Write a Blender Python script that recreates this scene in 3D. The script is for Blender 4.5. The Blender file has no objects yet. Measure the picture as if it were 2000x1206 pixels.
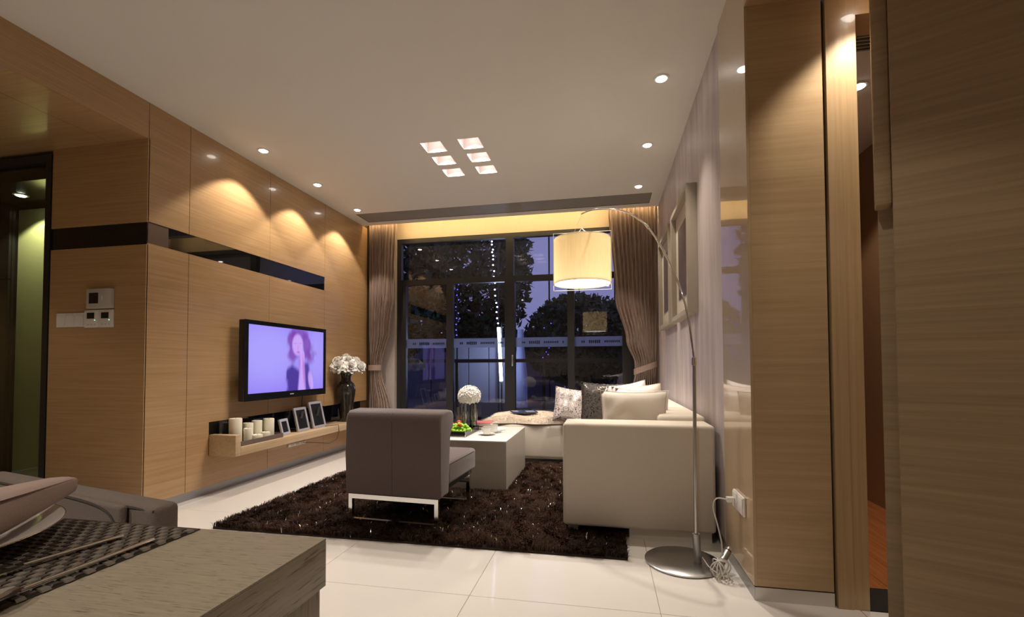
import bpy, bmesh, math, random
import numpy as np
from mathutils import Vector, Matrix, Euler, noise
random.seed(7); rng = np.random.default_rng(7)
S = bpy.context.scene
COL = S.collection
pi = math.pi

# ------------------------------------------------------------------ camera, world, exposure
FPX, PCX, PCY = 903.17, 1000.0, 689.2
YAW, PITCH, ROLL = 0.1964, 0.0291, -0.0035
cyw, syw, cpt, spt = math.cos(YAW), math.sin(YAW), math.cos(PITCH), math.sin(PITCH)
CF = Vector((-syw*cpt, cyw*cpt, spt)); r0 = Vector((cyw, syw, 0)); u0 = r0.cross(CF)
CR = math.cos(ROLL)*r0 + math.sin(ROLL)*u0
CU = -math.sin(ROLL)*r0 + math.cos(ROLL)*u0
CAM = Vector((0, 0, 1.0))
cam = bpy.data.cameras.new('camera'); cam.sensor_width = 36; cam.lens = FPX/2000*36
cam.shift_y = (PCY-603)/2000; cam.clip_start = 0.02; cam.clip_end = 200
co = bpy.data.objects.new('camera', cam); COL.objects.link(co)
co.matrix_world = Matrix(((CR.x, CU.x, -CF.x, CAM.x), (CR.y, CU.y, -CF.y, CAM.y), (CR.z, CU.z, -CF.z, CAM.z), (0, 0, 0, 1)))
S.camera = co

def at(px, py, ax, v):
    """point where the view ray of a photo pixel meets the plane axis==v"""
    d = CR*((px-PCX)/FPX) - CU*((py-PCY)/FPX) + CF
    return CAM + d*((v-CAM[ax])/d[ax])

W = bpy.data.worlds.new('dusk'); S.world = W; W.use_nodes = True
W.node_tree.nodes['Background'].inputs[0].default_value = (0.20, 0.20, 0.42, 1)
W.node_tree.nodes['Background'].inputs[1].default_value = 0.85
S.view_settings.view_transform = 'Standard'; S.view_settings.look = 'None'
S.view_settings.gamma = 1; S.view_settings.use_curve_mapping = False
S.view_settings.exposure = 0.55
cy = S.cycles
cy.max_bounces = 10; cy.diffuse_bounces = 5; cy.glossy_bounces = 5; cy.transmission_bounces = 8; cy.transparent_max_bounces = 12
cy.sample_clamp_indirect = 4; cy.caustics_reflective = False; cy.caustics_refractive = False; cy.blur_glossy = 0.4

def spot(name, loc, watts, half, blend=0.2, color=(1, .86, .70), aim=None, radius=.025):
    L = bpy.data.lights.new(name, 'SPOT'); L.energy = watts; L.spot_size = 2*math.radians(half); L.spot_blend = blend
    L.color = color; L.shadow_soft_size = radius
    o = bpy.data.objects.new(name, L); COL.objects.link(o); o.location = loc
    if aim is not None:
        o.rotation_euler = (Vector(aim)-Vector(loc)).to_track_quat('-Z', 'Y').to_euler()
    return o

# ------------------------------------------------------------------ materials
MATS = {}
def srgb(r, g, b):
    f = lambda c: (c/12.92 if c <= .04045 else ((c+.055)/1.055)**2.4)
    return (f(r/255), f(g/255), f(b/255), 1)
def new_mat(name):
    m = bpy.data.materials.new(name); m.use_nodes = True; MATS[name] = m
    return m, m.node_tree, m.node_tree.nodes['Principled BSDF']
def plain(name, col, rough=.5, metal=0, spec=.5, noise_amt=0, nscale=(30, 30, 30), bump=0, coat=0, emis=None, estr=0, trans=0, alpha=1):
    m, t, b = new_mat(name)
    b.inputs['Base Color'].default_value = col; b.inputs['Roughness'].default_value = rough
    b.inputs['Metallic'].default_value = metal; b.inputs['Specular IOR Level'].default_value = spec
    b.inputs['Coat Weight'].default_value = coat; b.inputs['Coat Roughness'].default_value = .05
    b.inputs['Transmission Weight'].default_value = trans; b.inputs['Alpha'].default_value = alpha
    if emis: b.inputs['Emission Color'].default_value = emis; b.inputs['Emission Strength'].default_value = estr
    if noise_amt or bump:
        tc = t.nodes.new('ShaderNodeTexCoord'); mp = t.nodes.new('ShaderNodeMapping'); mp.inputs['Scale'].default_value = nscale
        n = t.nodes.new('ShaderNodeTexNoise'); n.inputs['Scale'].default_value = 1; n.inputs['Detail'].default_value = 4
        t.links.new(tc.outputs['Object'], mp.inputs[0]); t.links.new(mp.outputs[0], n.inputs[0])
        if noise_amt:
            mx = t.nodes.new('ShaderNodeMix'); mx.data_type = 'RGBA'; mx.blend_type = 'MIX'
            mx.inputs[6].default_value = tuple(c*(1-noise_amt) for c in col[:3])+(1,)
            mx.inputs[7].default_value = tuple(min(1, c*(1+noise_amt)) for c in col[:3])+(1,)
            t.links.new(n.outputs['Fac'], mx.inputs[0]); t.links.new(mx.outputs[2], b.inputs['Base Color'])
        if bump:
            bp = t.nodes.new('ShaderNodeBump'); bp.inputs['Strength'].default_value = bump; bp.inputs['Distance'].default_value = .01
            t.links.new(n.outputs['Fac'], bp.inputs['Height']); t.links.new(bp.outputs[0], b.inputs['Normal'])
    return m
def wood(name, dark, light, scale, rough=.3, coat=0, pores=0, pore_col=(.1, .07, .04, 1), bump=.03):
    m, t, b = new_mat(name)
    tc = t.nodes.new('ShaderNodeTexCoord'); mp = t.nodes.new('ShaderNodeMapping'); mp.inputs['Scale'].default_value = scale
    geo = t.nodes.new('ShaderNodeNewGeometry')
    n = t.nodes.new('ShaderNodeTexNoise'); n.inputs['Scale'].default_value = 1; n.inputs['Detail'].default_value = 6; n.inputs['Roughness'].default_value = .65
    t.links.new(geo.outputs['Position'], mp.inputs[0]); t.links.new(mp.outputs[0], n.inputs[0])
    cr = t.nodes.new('ShaderNodeValToRGB'); cr.color_ramp.elements[0].position = .3; cr.color_ramp.elements[1].position = .72
    cr.color_ramp.elements[0].color = dark; cr.color_ramp.elements[1].color = light
    t.links.new(n.outputs['Fac'], cr.inputs[0]); out = cr.outputs[0]
    if pores:
        mp2 = t.nodes.new('ShaderNodeMapping'); mp2.inputs['Scale'].default_value = tuple(s*2.2 for s in scale)
        n2 = t.nodes.new('ShaderNodeTexNoise'); n2.inputs['Scale'].default_value = 1; n2.inputs['Detail'].default_value = 2
        t.links.new(geo.outputs['Position'], mp2.inputs[0]); t.links.new(mp2.outputs[0], n2.inputs[0])
        c2 = t.nodes.new('ShaderNodeValToRGB'); c2.color_ramp.elements[0].position = .60; c2.color_ramp.elements[1].position = .68
        mx = t.nodes.new('ShaderNodeMix'); mx.data_type = 'RGBA'; mx.inputs[7].default_value = pore_col
        ml = t.nodes.new('ShaderNodeMath'); ml.operation = 'MULTIPLY'; ml.inputs[1].default_value = pores
        t.links.new(n2.outputs['Fac'], c2.inputs[0]); t.links.new(c2.outputs[0], ml.inputs[0]); t.links.new(ml.outputs[0], mx.inputs[0])
        t.links.new(out, mx.inputs[6]); out = mx.outputs[2]
    t.links.new(out, b.inputs['Base Color'])
    b.inputs['Roughness'].default_value = rough; b.inputs['Coat Weight'].default_value = coat; b.inputs['Coat Roughness'].default_value = .03 if coat == 1 else .06
    bp = t.nodes.new('ShaderNodeBump'); bp.inputs['Strength'].default_value = bump; bp.inputs['Distance'].default_value = .002
    if bump: t.links.new(n.outputs['Fac'], bp.inputs['Height']); t.links.new(bp.outputs[0], b.inputs['Normal'])
    return m
def emit(name, col, strength):
    m, t, b = new_mat(name)
    b.inputs['Base Color'].default_value = (.8, .8, .8, 1)
    b.inputs['Emission Color'].default_value = col; b.inputs['Emission Strength'].default_value = strength
    return m
def thin_glass(name, tint=(1, 1, 1, 1), gain=1.6, rough=0.0):
    m, t, b = new_mat(name); t.nodes.remove(b); out = t.nodes['Material Output']
    tr = t.nodes.new('ShaderNodeBsdfTransparent'); tr.inputs[0].default_value = tint
    gl = t.nodes.new('ShaderNodeBsdfGlossy'); gl.inputs['Roughness'].default_value = rough
    fr = t.nodes.new('ShaderNodeFresnel'); fr.inputs[0].default_value = 1.5
    ml = t.nodes.new('ShaderNodeMath'); ml.operation = 'MULTIPLY'; ml.use_clamp = True; ml.inputs[1].default_value = gain
    mx = t.nodes.new('ShaderNodeMixShader')
    t.links.new(fr.outputs[0], ml.inputs[0]); t.links.new(ml.outputs[0], mx.inputs[0]); t.links.new(tr.outputs[0], mx.inputs[1]); t.links.new(gl.outputs[0], mx.inputs[2]); t.links.new(mx.outputs[0], out.inputs[0])
    return m
def translucent(name, col, mixf=.5, nscale=(200, 200, 8), amt=.12):
    m, t, b = new_mat(name); t.nodes.remove(b); out = t.nodes['Material Output']
    geo = t.nodes.new('ShaderNodeNewGeometry'); mp = t.nodes.new('ShaderNodeMapping'); mp.inputs['Scale'].default_value = nscale
    n = t.nodes.new('ShaderNodeTexNoise'); n.inputs['Scale'].default_value = 1
    t.links.new(geo.outputs['Position'], mp.inputs[0]); t.links.new(mp.outputs[0], n.inputs[0])
    mc = t.nodes.new('ShaderNodeMix'); mc.data_type = 'RGBA'
    mc.inputs[6].default_value = tuple(c*(1-amt) for c in col[:3])+(1,); mc.inputs[7].default_value = tuple(min(1, c*(1+amt)) for c in col[:3])+(1,)
    t.links.new(n.outputs['Fac'], mc.inputs[0])
    d = t.nodes.new('ShaderNodeBsdfDiffuse'); tl = t.nodes.new('ShaderNodeBsdfTranslucent'); mx = t.nodes.new('ShaderNodeMixShader'); mx.inputs[0].default_value = mixf
    for s in (d, tl): t.links.new(mc.outputs[2], s.inputs[0])
    t.links.new(d.outputs[0], mx.inputs[1]); t.links.new(tl.outputs[0], mx.inputs[2]); t.links.new(mx.outputs[0], out.inputs[0])
    return m
def sparkle(name, base, glint, rough=.8, scale=260, thr=.62):
    """fabric with tiny sequins: small cells of bright metallic thread"""
    m, t, b = new_mat(name)
    tc = t.nodes.new('ShaderNodeTexCoord'); v = t.nodes.new('ShaderNodeTexVoronoi'); v.inputs['Scale'].default_value = scale
    t.links.new(tc.outputs['Object'], v.inputs[0])
    sep = t.nodes.new('ShaderNodeSeparateColor'); t.links.new(v.outputs['Color'], sep.inputs[0])
    gt = t.nodes.new('ShaderNodeMath'); gt.operation = 'GREATER_THAN'; gt.inputs[1].default_value = thr
    t.links.new(sep.outputs[0], gt.inputs[0])
    mx = t.nodes.new('ShaderNodeMix'); mx.data_type = 'RGBA'; mx.inputs[6].default_value = base; mx.inputs[7].default_value = glint
    t.links.new(gt.outputs[0], mx.inputs[0]); t.links.new(mx.outputs[2], b.inputs['Base Color'])
    t.links.new(gt.outputs[0], b.inputs['Metallic'])
    mr = t.nodes.new('ShaderNodeMapRange'); mr.inputs[3].default_value = rough; mr.inputs[4].default_value = .25
    t.links.new(gt.outputs[0], mr.inputs[0]); t.links.new(mr.outputs[0], b.inputs['Roughness'])
    bp = t.nodes.new('ShaderNodeBump'); bp.inputs['Strength'].default_value = .8; bp.inputs['Distance'].default_value = .004
    t.links.new(sep.outputs[1], bp.inputs['Height']); t.links.new(bp.outputs[0], b.inputs['Normal'])
    return m

WD, WL = (.36, .215, .098, 1), (.49, .315, .158, 1)
wood('oak_panel', WD, WL, (1.6, 1.6, 75), rough=.32, coat=.35)
wood('oak_gloss', (.40, .27, .14, 1), (.50, .355, .20, 1), (1.6, 1.6, 60), rough=.3, coat=.5, bump=.02)
wood('oak_lacquer', (.45, .325, .19, 1), (.475, .345, .205, 1), (1.6, 1.6, 30), rough=.35, coat=1.0, bump=0)
wood('oak_vertical', (.42, .285, .15, 1), (.52, .365, .205, 1), (60, 60, 1.4), rough=.3, coat=.5)
wood('oak_soffit', WD, WL, (1.6, 60, 1.6), rough=.32, coat=.3)
wood('oak_door', (.29, .20, .115, 1), (.41, .30, .18, 1), (1.3, 1.3, 70), rough=.5)
wood('oak_shelf', (.45, .31, .18, 1), (.60, .44, .28, 1), (60, 1.5, 60), rough=.35)
wood('table_oak_top', (.30, .265, .20, 1), (.40, .355, .275, 1), (16, 240, 240), rough=.4, pores=.75, pore_col=(.12, .09, .06, 1))
wood('table_oak_edge', (.30, .265, .20, 1), (.41, .365, .285, 1), (200, 9, 150), rough=.45, pores=.75, pore_col=(.12, .09, .06, 1))
wood('table_oak_leg', (.30, .265, .20, 1), (.41, .365, .285, 1), (200, 200, 9), rough=.45, pores=.75, pore_col=(.12, .09, .06, 1))
wood('floor_redwood', (.34, .11, .035, 1), (.52, .19, .06, 1), (60, 2.0, 60), rough=.25, coat=.3)
plain('joint_dark', (.10, .055, .025, 1), .7)
plain('ceiling_paint', (.72, .70, .65, 1), .9)
plain('tile', (.76, .73, .69, 1), .06, spec=.5, noise_amt=.02, nscale=(2, 2, 2))
plain('grout', (.40, .30, .20, 1), .9)
plain('steel', (.52, .52, .52, 1), .28, metal=1)
plain('baseboard_metal', (.40, .40, .40, 1), .35, metal=.9)
plain('chrome', (.78, .78, .78, 1), .08, metal=1)
plain('satin_frame', (.72, .69, .66, 1), .35, metal=.6)
plain('black_glass', (.004, .004, .005, 1), .02, spec=.7)
plain('black_frame', (.012, .012, .014, 1), .4)
plain('window_frame', (.016, .016, .017, 1), .4)
plain('tv_bezel', (.008, .008, .010, 1), .12)
plain('white_plastic', (.72, .70, .67, 1), .35)
plain('silver_plastic', (.50, .47, .44, 1), .4)
plain('lcd_dark', (.012, .012, .014, 1), .1)
emit('led_green', (.1, 1, .5, 1), 1.5)
m, t, b = new_mat('lilac_wallpaper')
geo = t.nodes.new('ShaderNodeNewGeometry'); mp = t.nodes.new('ShaderNodeMapping'); mp.inputs['Scale'].default_value = (9, 9, .9)
n = t.nodes.new('ShaderNodeTexNoise'); n.inputs['Scale'].default_value = 1; n.inputs['Detail'].default_value = 7; n.inputs['Roughness'].default_value = .7
cr = t.nodes.new('ShaderNodeValToRGB'); cr.color_ramp.elements[0].position = .33; cr.color_ramp.elements[1].position = .72
cr.color_ramp.elements[0].color = (.37, .315, .315, 1); cr.color_ramp.elements[1].color = (.56, .50, .50, 1)
t.links.new(geo.outputs['Position'], mp.inputs[0]); t.links.new(mp.outputs[0], n.inputs[0]); t.links.new(n.outputs['Fac'], cr.inputs[0]); t.links.new(cr.outputs[0], b.inputs['Base Color'])
mr = t.nodes.new('ShaderNodeMapRange'); mr.inputs[3].default_value = .65; mr.inputs[4].default_value = .4
t.links.new(n.outputs['Fac'], mr.inputs[0]); t.links.new(mr.outputs[0], b.inputs['Roughness'])
plain('window_wall_paint', (.60, .49, .36, 1), .7, noise_amt=.06, nscale=(90, 90, 4))
plain('jamb_paint', (.42, .36, .34, 1), .8)
plain('sofa_linen', (.62, .56, .475, 1), .95, noise_amt=.10, nscale=(320, 320, 320), bump=.15)
plain('sofa_dark', (.02, .018, .016, 1), .8)
plain('sofa_white_base', (.75, .72, .68, 1), .4)
plain('brown_velvet', (.105, .073, .070, 1), .85, noise_amt=.18, nscale=(160, 160, 160), bump=.2)
MATS['brown_velvet'].node_tree.nodes['Principled BSDF'].inputs['Sheen Weight'].default_value = .5
plain('grey_chair_fabric', (.19, .155, .138, 1), .95, noise_amt=.22, nscale=(420, 420, 420), bump=.3)
plain('piping', (.055, .045, .042, 1), .8)
plain('cream_linen', (.66, .60, .52, 1), .95, noise_amt=.06, nscale=(300, 300, 300), bump=.1)
plain('white_satin', (.72, .68, .67, 1), .45, noise_amt=.05, nscale=(60, 60, 60))
plain('peach_satin', (.75, .63, .56, 1), .5, noise_amt=.05, nscale=(60, 60, 60))
sparkle('lilac_sequin', (.56, .50, .48, 1), (.80, .76, .74, 1), .7, 110, .72)
sparkle('grey_sequin', (.050, .043, .038, 1), (.15, .13, .115, 1), .7, 120, .75)
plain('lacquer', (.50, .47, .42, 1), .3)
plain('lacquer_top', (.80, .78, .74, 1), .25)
m, t, b = new_mat('curtain_cloth')
geo = t.nodes.new('ShaderNodeNewGeometry'); mp = t.nodes.new('ShaderNodeMapping'); mp.inputs['Scale'].default_value = (140, 140, 3)
n = t.nodes.new('ShaderNodeTexNoise'); n.inputs['Scale'].default_value = 1; n.inputs['Detail'].default_value = 4
cr = t.nodes.new('ShaderNodeValToRGB'); cr.color_ramp.elements[0].position = .35; cr.color_ramp.elements[1].position = .68
cr.color_ramp.elements[0].color = (.16, .10, .075, 1); cr.color_ramp.elements[1].color = (.38, .28, .225, 1)
t.links.new(geo.outputs['Position'], mp.inputs[0]); t.links.new(mp.outputs[0], n.inputs[0]); t.links.new(n.outputs['Fac'], cr.inputs[0]); t.links.new(cr.outputs[0], b.inputs['Base Color'])
b.inputs['Roughness'].default_value = .55; b.inputs['Sheen Weight'].default_value = .2
plain('curtain_tie', (.33, .24, .20, 1), .6, noise_amt=.1, nscale=(200, 200, 200))
plain('wax', (.78, .74, .60, 1), .45, noise_amt=.05, nscale=(9, 9, 9))
MATS['wax'].node_tree.nodes['Principled BSDF'].inputs['Subsurface Weight'].default_value = .15
plain('wick', (.05, .05, .05, 1), .9)
plain('tray_bronze', (.16, .12, .10, 1), .4)
plain('petal_white', (.82, .80, .76, 1), .7)
plain('stem_green', (.06, .12, .03, 1), .6)
plain('leaf_green', (.10, .30, .04, 1), .5)
plain('vase_smoke', (.022, .018, .014, 1), .06, spec=.6)
thin_glass('clear_glass', (.95, .96, .96, 1), 3.0)
thin_glass('window_glass', (.80, .82, .86, 1), 2.2)
thin_glass('green_glass', (.62, .72, .58, 1), 1.6)
plain('grape', (.34, .62, .06, 1), .25)
MATS['grape'].node_tree.nodes['Principled BSDF'].inputs['Subsurface Weight'].default_value = .2
plain('grape_red', (.70, .10, .05, 1), .3)
plain('porcelain', (.80, .79, .76, 1), .12)
plain('gold_band', (.55, .45, .30, 1), .25, metal=1)
plain('black_gloss', (.010, .009, .010, 1), .08)
plain('book_red', (.45, .10, .08, 1), .5); plain('book_dark', (.05, .04, .05, 1), .5); plain('paper', (.75, .70, .62, 1), .8)
plain('magazine_cover', (.02, .03, .08, 1), .25); plain('magazine_photo', (.30, .36, .48, 1), .25)
plain('fur_base', (.72, .63, .53, 1), .95); plain('fur', (.80, .72, .62, 1), .8)
plain('napkin', (.40, .30, .265, 1), .9, noise_amt=.06, nscale=(200, 200, 200), bump=.1)
plain('mat_dark', (.055, .045, .038, 1), .55); plain('mat_light', (.17, .145, .12, 1), .5)
plain('rug_base', (.02, .012, .009, 1), .95)
m, t, b = new_mat('rug_fibre'); at_ = t.nodes.new('ShaderNodeAttribute'); at_.attribute_name = 'tone'
cr = t.nodes.new('ShaderNodeValToRGB'); cr.color_ramp.elements[0].color = (.010, .006, .004, 1); cr.color_ramp.elements[1].color = (.095, .048, .030, 1)
t.links.new(at_.outputs['Fac'], cr.inputs[0]); t.links.new(cr.outputs[0], b.inputs['Base Color']); b.inputs['Roughness'].default_value = .6; b.inputs['Specular IOR Level'].default_value = .08
plain('rug_tinsel', (.95, .92, .88, 1), .12, metal=1)
translucent('shade_fabric', (.66, .54, .33, 1), .5)
emit('lamp_diffuser', (1, .95, .86, 1), 2.6)
emit('lens', (1, .93, .84, 1), 14)
emit('square_lamp', (1, .82, .76, 1), 3.5)
plain('housing_white', (.80, .74, .72, 1), .6)
emit('cove_led', (1, .72, .36, 1), 22)
plain('grille_grey', (.30, .29, .27, 1), .5); plain('grille_dark', (.03, .03, .03, 1), .7); plain('grille_light', (.42, .40, .36, 1), .5)
plain('granite', (.03, .03, .03, 1), .25, noise_amt=.9, nscale=(120, 120, 120))
plain('red_brown_wall', (.26, .14, .07, 1), .35)
plain('hall_green', (.42, .42, .20, 1), .25, coat=.4)
plain('hall_black', (.010, .010, .011, 1), .15)
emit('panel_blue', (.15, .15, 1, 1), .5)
plain('cable_clear', (.62, .60, .57, 1), .3); plain('cable_dark', (.05, .03, .02, 1), .5)
plain('art_dark', (.08, .055, .05, 1), .5, noise_amt=.5, nscale=(6, 6, 6)); plain('art_mat', (.45, .40, .33, 1), .8); plain('art_frame', (.33, .285, .23, 1), .45)
plain('photo_dark', (.02, .02, .022, 1), .12)
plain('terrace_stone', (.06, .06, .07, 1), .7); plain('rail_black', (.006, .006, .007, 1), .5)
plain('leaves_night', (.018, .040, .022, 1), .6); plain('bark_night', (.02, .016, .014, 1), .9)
plain('night_wall', (.10, .10, .15, 1), .8); plain('glow_catcher_pale', (.35, .37, .45, 1), .6); plain('pale_blue', (.40, .45, .70, 1), .7)
emit('bulb_cold', (.55, .62, 1, 1), 7); emit('tube_cold', (.62, .72, 1, 1), 30); emit('bulb_blue', (.08, .05, 1, 1), 1.5)
m, t, b = new_mat('frosted_film'); t.nodes.remove(b); out = t.nodes['Material Output']
tr = t.nodes.new('ShaderNodeBsdfTransparent'); df = t.nodes.new('ShaderNodeBsdfTranslucent'); dd = t.nodes.new('ShaderNodeBsdfDiffuse'); df.inputs[0].default_value = (.85, .88, 1, 1); dd.inputs[0].default_value = (.45, .48, .62, 1)
a1 = t.nodes.new('ShaderNodeMixShader'); a1.inputs[0].default_value = .3; a2 = t.nodes.new('ShaderNodeMixShader'); a2.inputs[0].default_value = .82
t.links.new(df.outputs[0], a1.inputs[1]); t.links.new(dd.outputs[0], a1.inputs[2]); t.links.new(tr.outputs[0], a2.inputs[1]); t.links.new(a1.outputs[0], a2.inputs[2]); t.links.new(a2.outputs[0], out.inputs[0])
plain('film_print', (.08, .09, .20, 1), .8)

# ------------------------------------------------------------------ mesh helpers
def box(bm, x0, x1, y0, y1, z0, z1, mi=0):
    v = [bm.verts.new(p) for p in ((x0, y0, z0), (x1, y0, z0), (x1, y1, z0), (x0, y1, z0), (x0, y0, z1), (x1, y0, z1), (x1, y1, z1), (x0, y1, z1))]
    for q in ((3, 2, 1, 0), (4, 5, 6, 7), (0, 1, 5, 4), (1, 2, 6, 5), (2, 3, 7, 6), (3, 0, 4, 7)):
        f = bm.faces.new([v[i] for i in q]); f.material_index = mi
def bevel(bm, w, seg=2):
    bmesh.ops.bevel(bm, geom=list(bm.edges), offset=w, segments=seg, profile=.5, affect='EDGES', clamp_overlap=True)
def quad(bm, pts, mi=0):
    f = bm.faces.new([bm.verts.new(p) for p in pts]); f.material_index = mi; return f
def tube(bm, pts, r, seg=10, caps=True, closed=False):
    pts = [Vector(p) for p in pts]; n = len(pts); rs = r if isinstance(r, (list, tuple)) else [r]*n
    rings = []; prev = None
    for i, p in enumerate(pts):
        if closed: d = pts[(i+1) % n]-pts[i-1]
        else: d = (pts[min(i+1, n-1)]-pts[max(i-1, 0)])
        d.normalize()
        if prev is None:
            a = Vector((0, 0, 1)) if abs(d.z) < .9 else Vector((1, 0, 0)); u = d.cross(a).normalized()
        else: u = (prev-d*prev.dot(d)).normalized()
        prev = u; w = d.cross(u)
        rings.append([bm.verts.new(p+u*(rs[i]*math.cos(2*pi*k/seg))+w*(rs[i]*math.sin(2*pi*k/seg))) for k in range(seg)])
    m = n if closed else n-1
    for i in range(m):
        a, b2 = rings[i], rings[(i+1) % n]
        for k in range(seg): bm.faces.new((a[k], a[(k+1) % seg], b2[(k+1) % seg], b2[k]))
    if caps and not closed:
        bm.faces.new(rings[0][::-1]); bm.faces.new(rings[-1])
def lathe(bm, prof, seg=32, c=(0, 0, 0), cap0=True, cap1=True):
    rings = []
    for r, z in prof:
        rings.append([bm.verts.new((c[0]+r*math.cos(2*pi*k/seg), c[1]+r*math.sin(2*pi*k/seg), c[2]+z)) for k in range(seg)])
    for a, b2 in zip(rings, rings[1:]):
        for k in range(seg): bm.faces.new((a[k], a[(k+1) % seg], b2[(k+1) % seg], b2[k]))
    if cap0: bm.faces.new(rings[0][::-1])
    if cap1: bm.faces.new(rings[-1])
def finish(name, bm, mat, parent=None, smooth=False, ang=40):
    bmesh.ops.recalc_face_normals(bm, faces=bm.faces[:])
    me = bpy.data.meshes.new(name); bm.to_mesh(me); bm.free()
    mats = mat if isinstance(mat, (list, tuple)) else [mat]
    for k in mats: me.materials.append(MATS[k])
    if smooth:
        me.polygons.foreach_set('use_smooth', [True]*len(me.polygons)); me.set_sharp_from_angle(angle=math.radians(ang))
    o = bpy.data.objects.new(name, me); COL.objects.link(o)
    if parent: o.parent = parent
    return o
def part(name, mat, parent, fn, smooth=False, ang=40):
    bm = bmesh.new(); fn(bm); return finish(name, bm, mat, parent, smooth, ang)
def boxo(name, mat, parent, *b, bev=0, seg=2):
    bm = bmesh.new(); box(bm, *b)
    if bev: bevel(bm, bev, seg)
    return finish(name, bm, mat, parent, smooth=bool(bev), ang=50)
def tag(o, label, cat=None, group=None, kind=None):
    if label: o['label'] = label
    if cat: o['category'] = cat
    if group: o['group'] = group
    if kind: o['kind'] = kind
    return o
def thing(name, label, cat, loc=(0, 0, 0), rz=0, group=None):
    o = bpy.data.objects.new(name, None); COL.objects.link(o); o.location = loc; o.rotation_euler = (0, 0, rz); o.empty_display_size = .1
    return tag(o, label, cat, group)
def struct(o, label=None): 
    o['kind'] = 'structure'
    if label: o['label'] = label
    return o
def sgroup(name, label, loc=(0, 0, 0)):
    o = bpy.data.objects.new(name, None); COL.objects.link(o); o.location = loc; return struct(o, label)
def copy_tree(o, parent=None):
    c = o.copy(); COL.objects.link(c); c.parent = parent
    for ch in list(o.children): copy_tree(ch, c)
    return c
def sub(o, child): child.parent = o; return child

# ------------------------------------------------------------------ structure
LX, RX, GX = -3.067, .627, .618       # left wall face, right wall face, glossy pier face
CE, SO = 2.832, 2.58                  # ceiling and lowered soffits
YC, YG = 5.485, 5.83                  # ceiling edge, window glass
YN, YP = 2.60, 2.156                  # niche wall face, pier front face
YB = -2.6                             # wall behind the camera

# floor: grout bed with 0.8 m polished tiles
fl = struct(boxo('floor', 'grout', None, -5.6, 2.3, YB, 5.9, -.12, -.003), 'white polished floor tiles laid in a square grid with thin brown joints')
bm = bmesh.new(); box(bm, .0012, .7988, .0012, .7988, -.02, 0); bevel(bm, .0012, 1)
t0 = finish('tile', bm, 'tile', fl); first = True
for i in range(-6, 2):
    for j in range(-6, 5):
        x, y = -.585+.8*i, 1.97+.8*j
        if x > 1.4 or y < -2.9: continue
        if x > .2 and y > 1.9 and not (x < .3 and y < 2.0): continue
        o = t0 if first else t0.copy()
        if not first: COL.objects.link(o); o.parent = fl
        first = False; o.location = (x, y, 0)
for (x0, x1, y0, y1) in ((.2162, RX+.1, 2.7712, 5.85), (1.0162, 2.2, -2.6, 2.15), ):
    boxo('tile', 'tile', fl, x0, x1, y0, y1, -.02, 0)

# main ceiling with openings for the six recessed lamps and the air slot
SQX = ((-1.465, -1.292), (-1.145, -.972)); SQY = ((3.527, 3.703), (3.787, 3.953), (4.050, 4.212))
holes = [(a, b, c, d) for a, b in SQX for c, d in SQY]+[(-2.915, .515, 5.04, 5.36)]
def ceil(bm):
    xs = sorted({LX-.05, RX+.05, *[h[0] for h in holes], *[h[1] for h in holes]}); ys = sorted({YB, YC, *[h[2] for h in holes], *[h[3] for h in holes]})
    for x0, x1 in zip(xs, xs[1:]):
        for y0, y1 in zip(ys, ys[1:]):
            cx_, cy_ = (x0+x1)/2, (y0+y1)/2
            if any(h[0] < cx_ < h[1] and h[2] < cy_ < h[3] for h in holes): continue
            quad(bm, ((x0, y0, CE), (x0, y1, CE), (x1, y1, CE), (x1, y0, CE)))
    bmesh.ops.remove_doubles(bm, verts=bm.verts[:], dist=1e-5)
    quad(bm, ((LX-.05, YC, CE), (LX-.05, YC, 3.06), (RX+.05, YC, 3.06), (RX+.05, YC, CE)))     # lip of the curtain box
    quad(bm, ((LX-.05, YC, 3.06), (LX-.05, YG+.1, 3.06), (RX+.05, YG+.1, 3.06), (RX+.05, YC, 3.06)))
struct(part('ceiling', 'ceiling_paint', None, ceil), 'off-white painted ceiling over the living room')

# left wall: backing with oak veneer panels, mirror strips, metal baseboard
wl = struct(boxo('wall_left', 'joint_dark', None, LX-.20, LX-.012, YN+.012, YG+.02, 0, 3.06), 'wall of honey oak veneer panels behind the television')
g = .002
ycuts = (YN, 2.926, 3.785, 4.655, 5.60)
def lpanel(y0, y1, z0, z1): boxo('panel', 'oak_panel', wl, LX-.012, LX, y0+g, y1-g, z0, z1)
for y0, y1 in zip(ycuts, ycuts[1:]):
    if y0 < 4.6:
        lpanel(y0, y1, 2.005, CE); 
    else: lpanel(y0, y1, .56, CE)
    if y0 == YN: lpanel(y0, y1, .062, 1.855)
    elif y0 < 3:
        part('panel', 'oak_panel', wl, lambda bm: [box(bm, LX-.012, LX, *b_) for b_ in ((y0+g, y1-g, .565, 1.855), (y0+g, 3.13, .30, .565), (y0+g, y1-g, .062, .30))])
    elif y0 < 4.6: lpanel(y0, y1, .565, 1.855); lpanel(y0, y1, .062, .30)
    else: lpanel(y0, y1, .062, .30)
tag(boxo('mirror_strip', 'black_glass', wl, LX-.010, LX-.004, YN+.001, 4.653, 1.857, 2.003), 'black mirror strip')
tag(boxo('mirror_strip', 'black_glass', wl, LX-.010, LX-.006, 3.132, 5.45, .302, .563), 'black mirror splashback over the shelf')
struct(boxo('baseboard_left', 'baseboard_metal', None, LX-.011, LX-.006, YN+.0, YG-.02, 0, .06), 'brushed metal baseboard under the oak panels')
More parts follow.
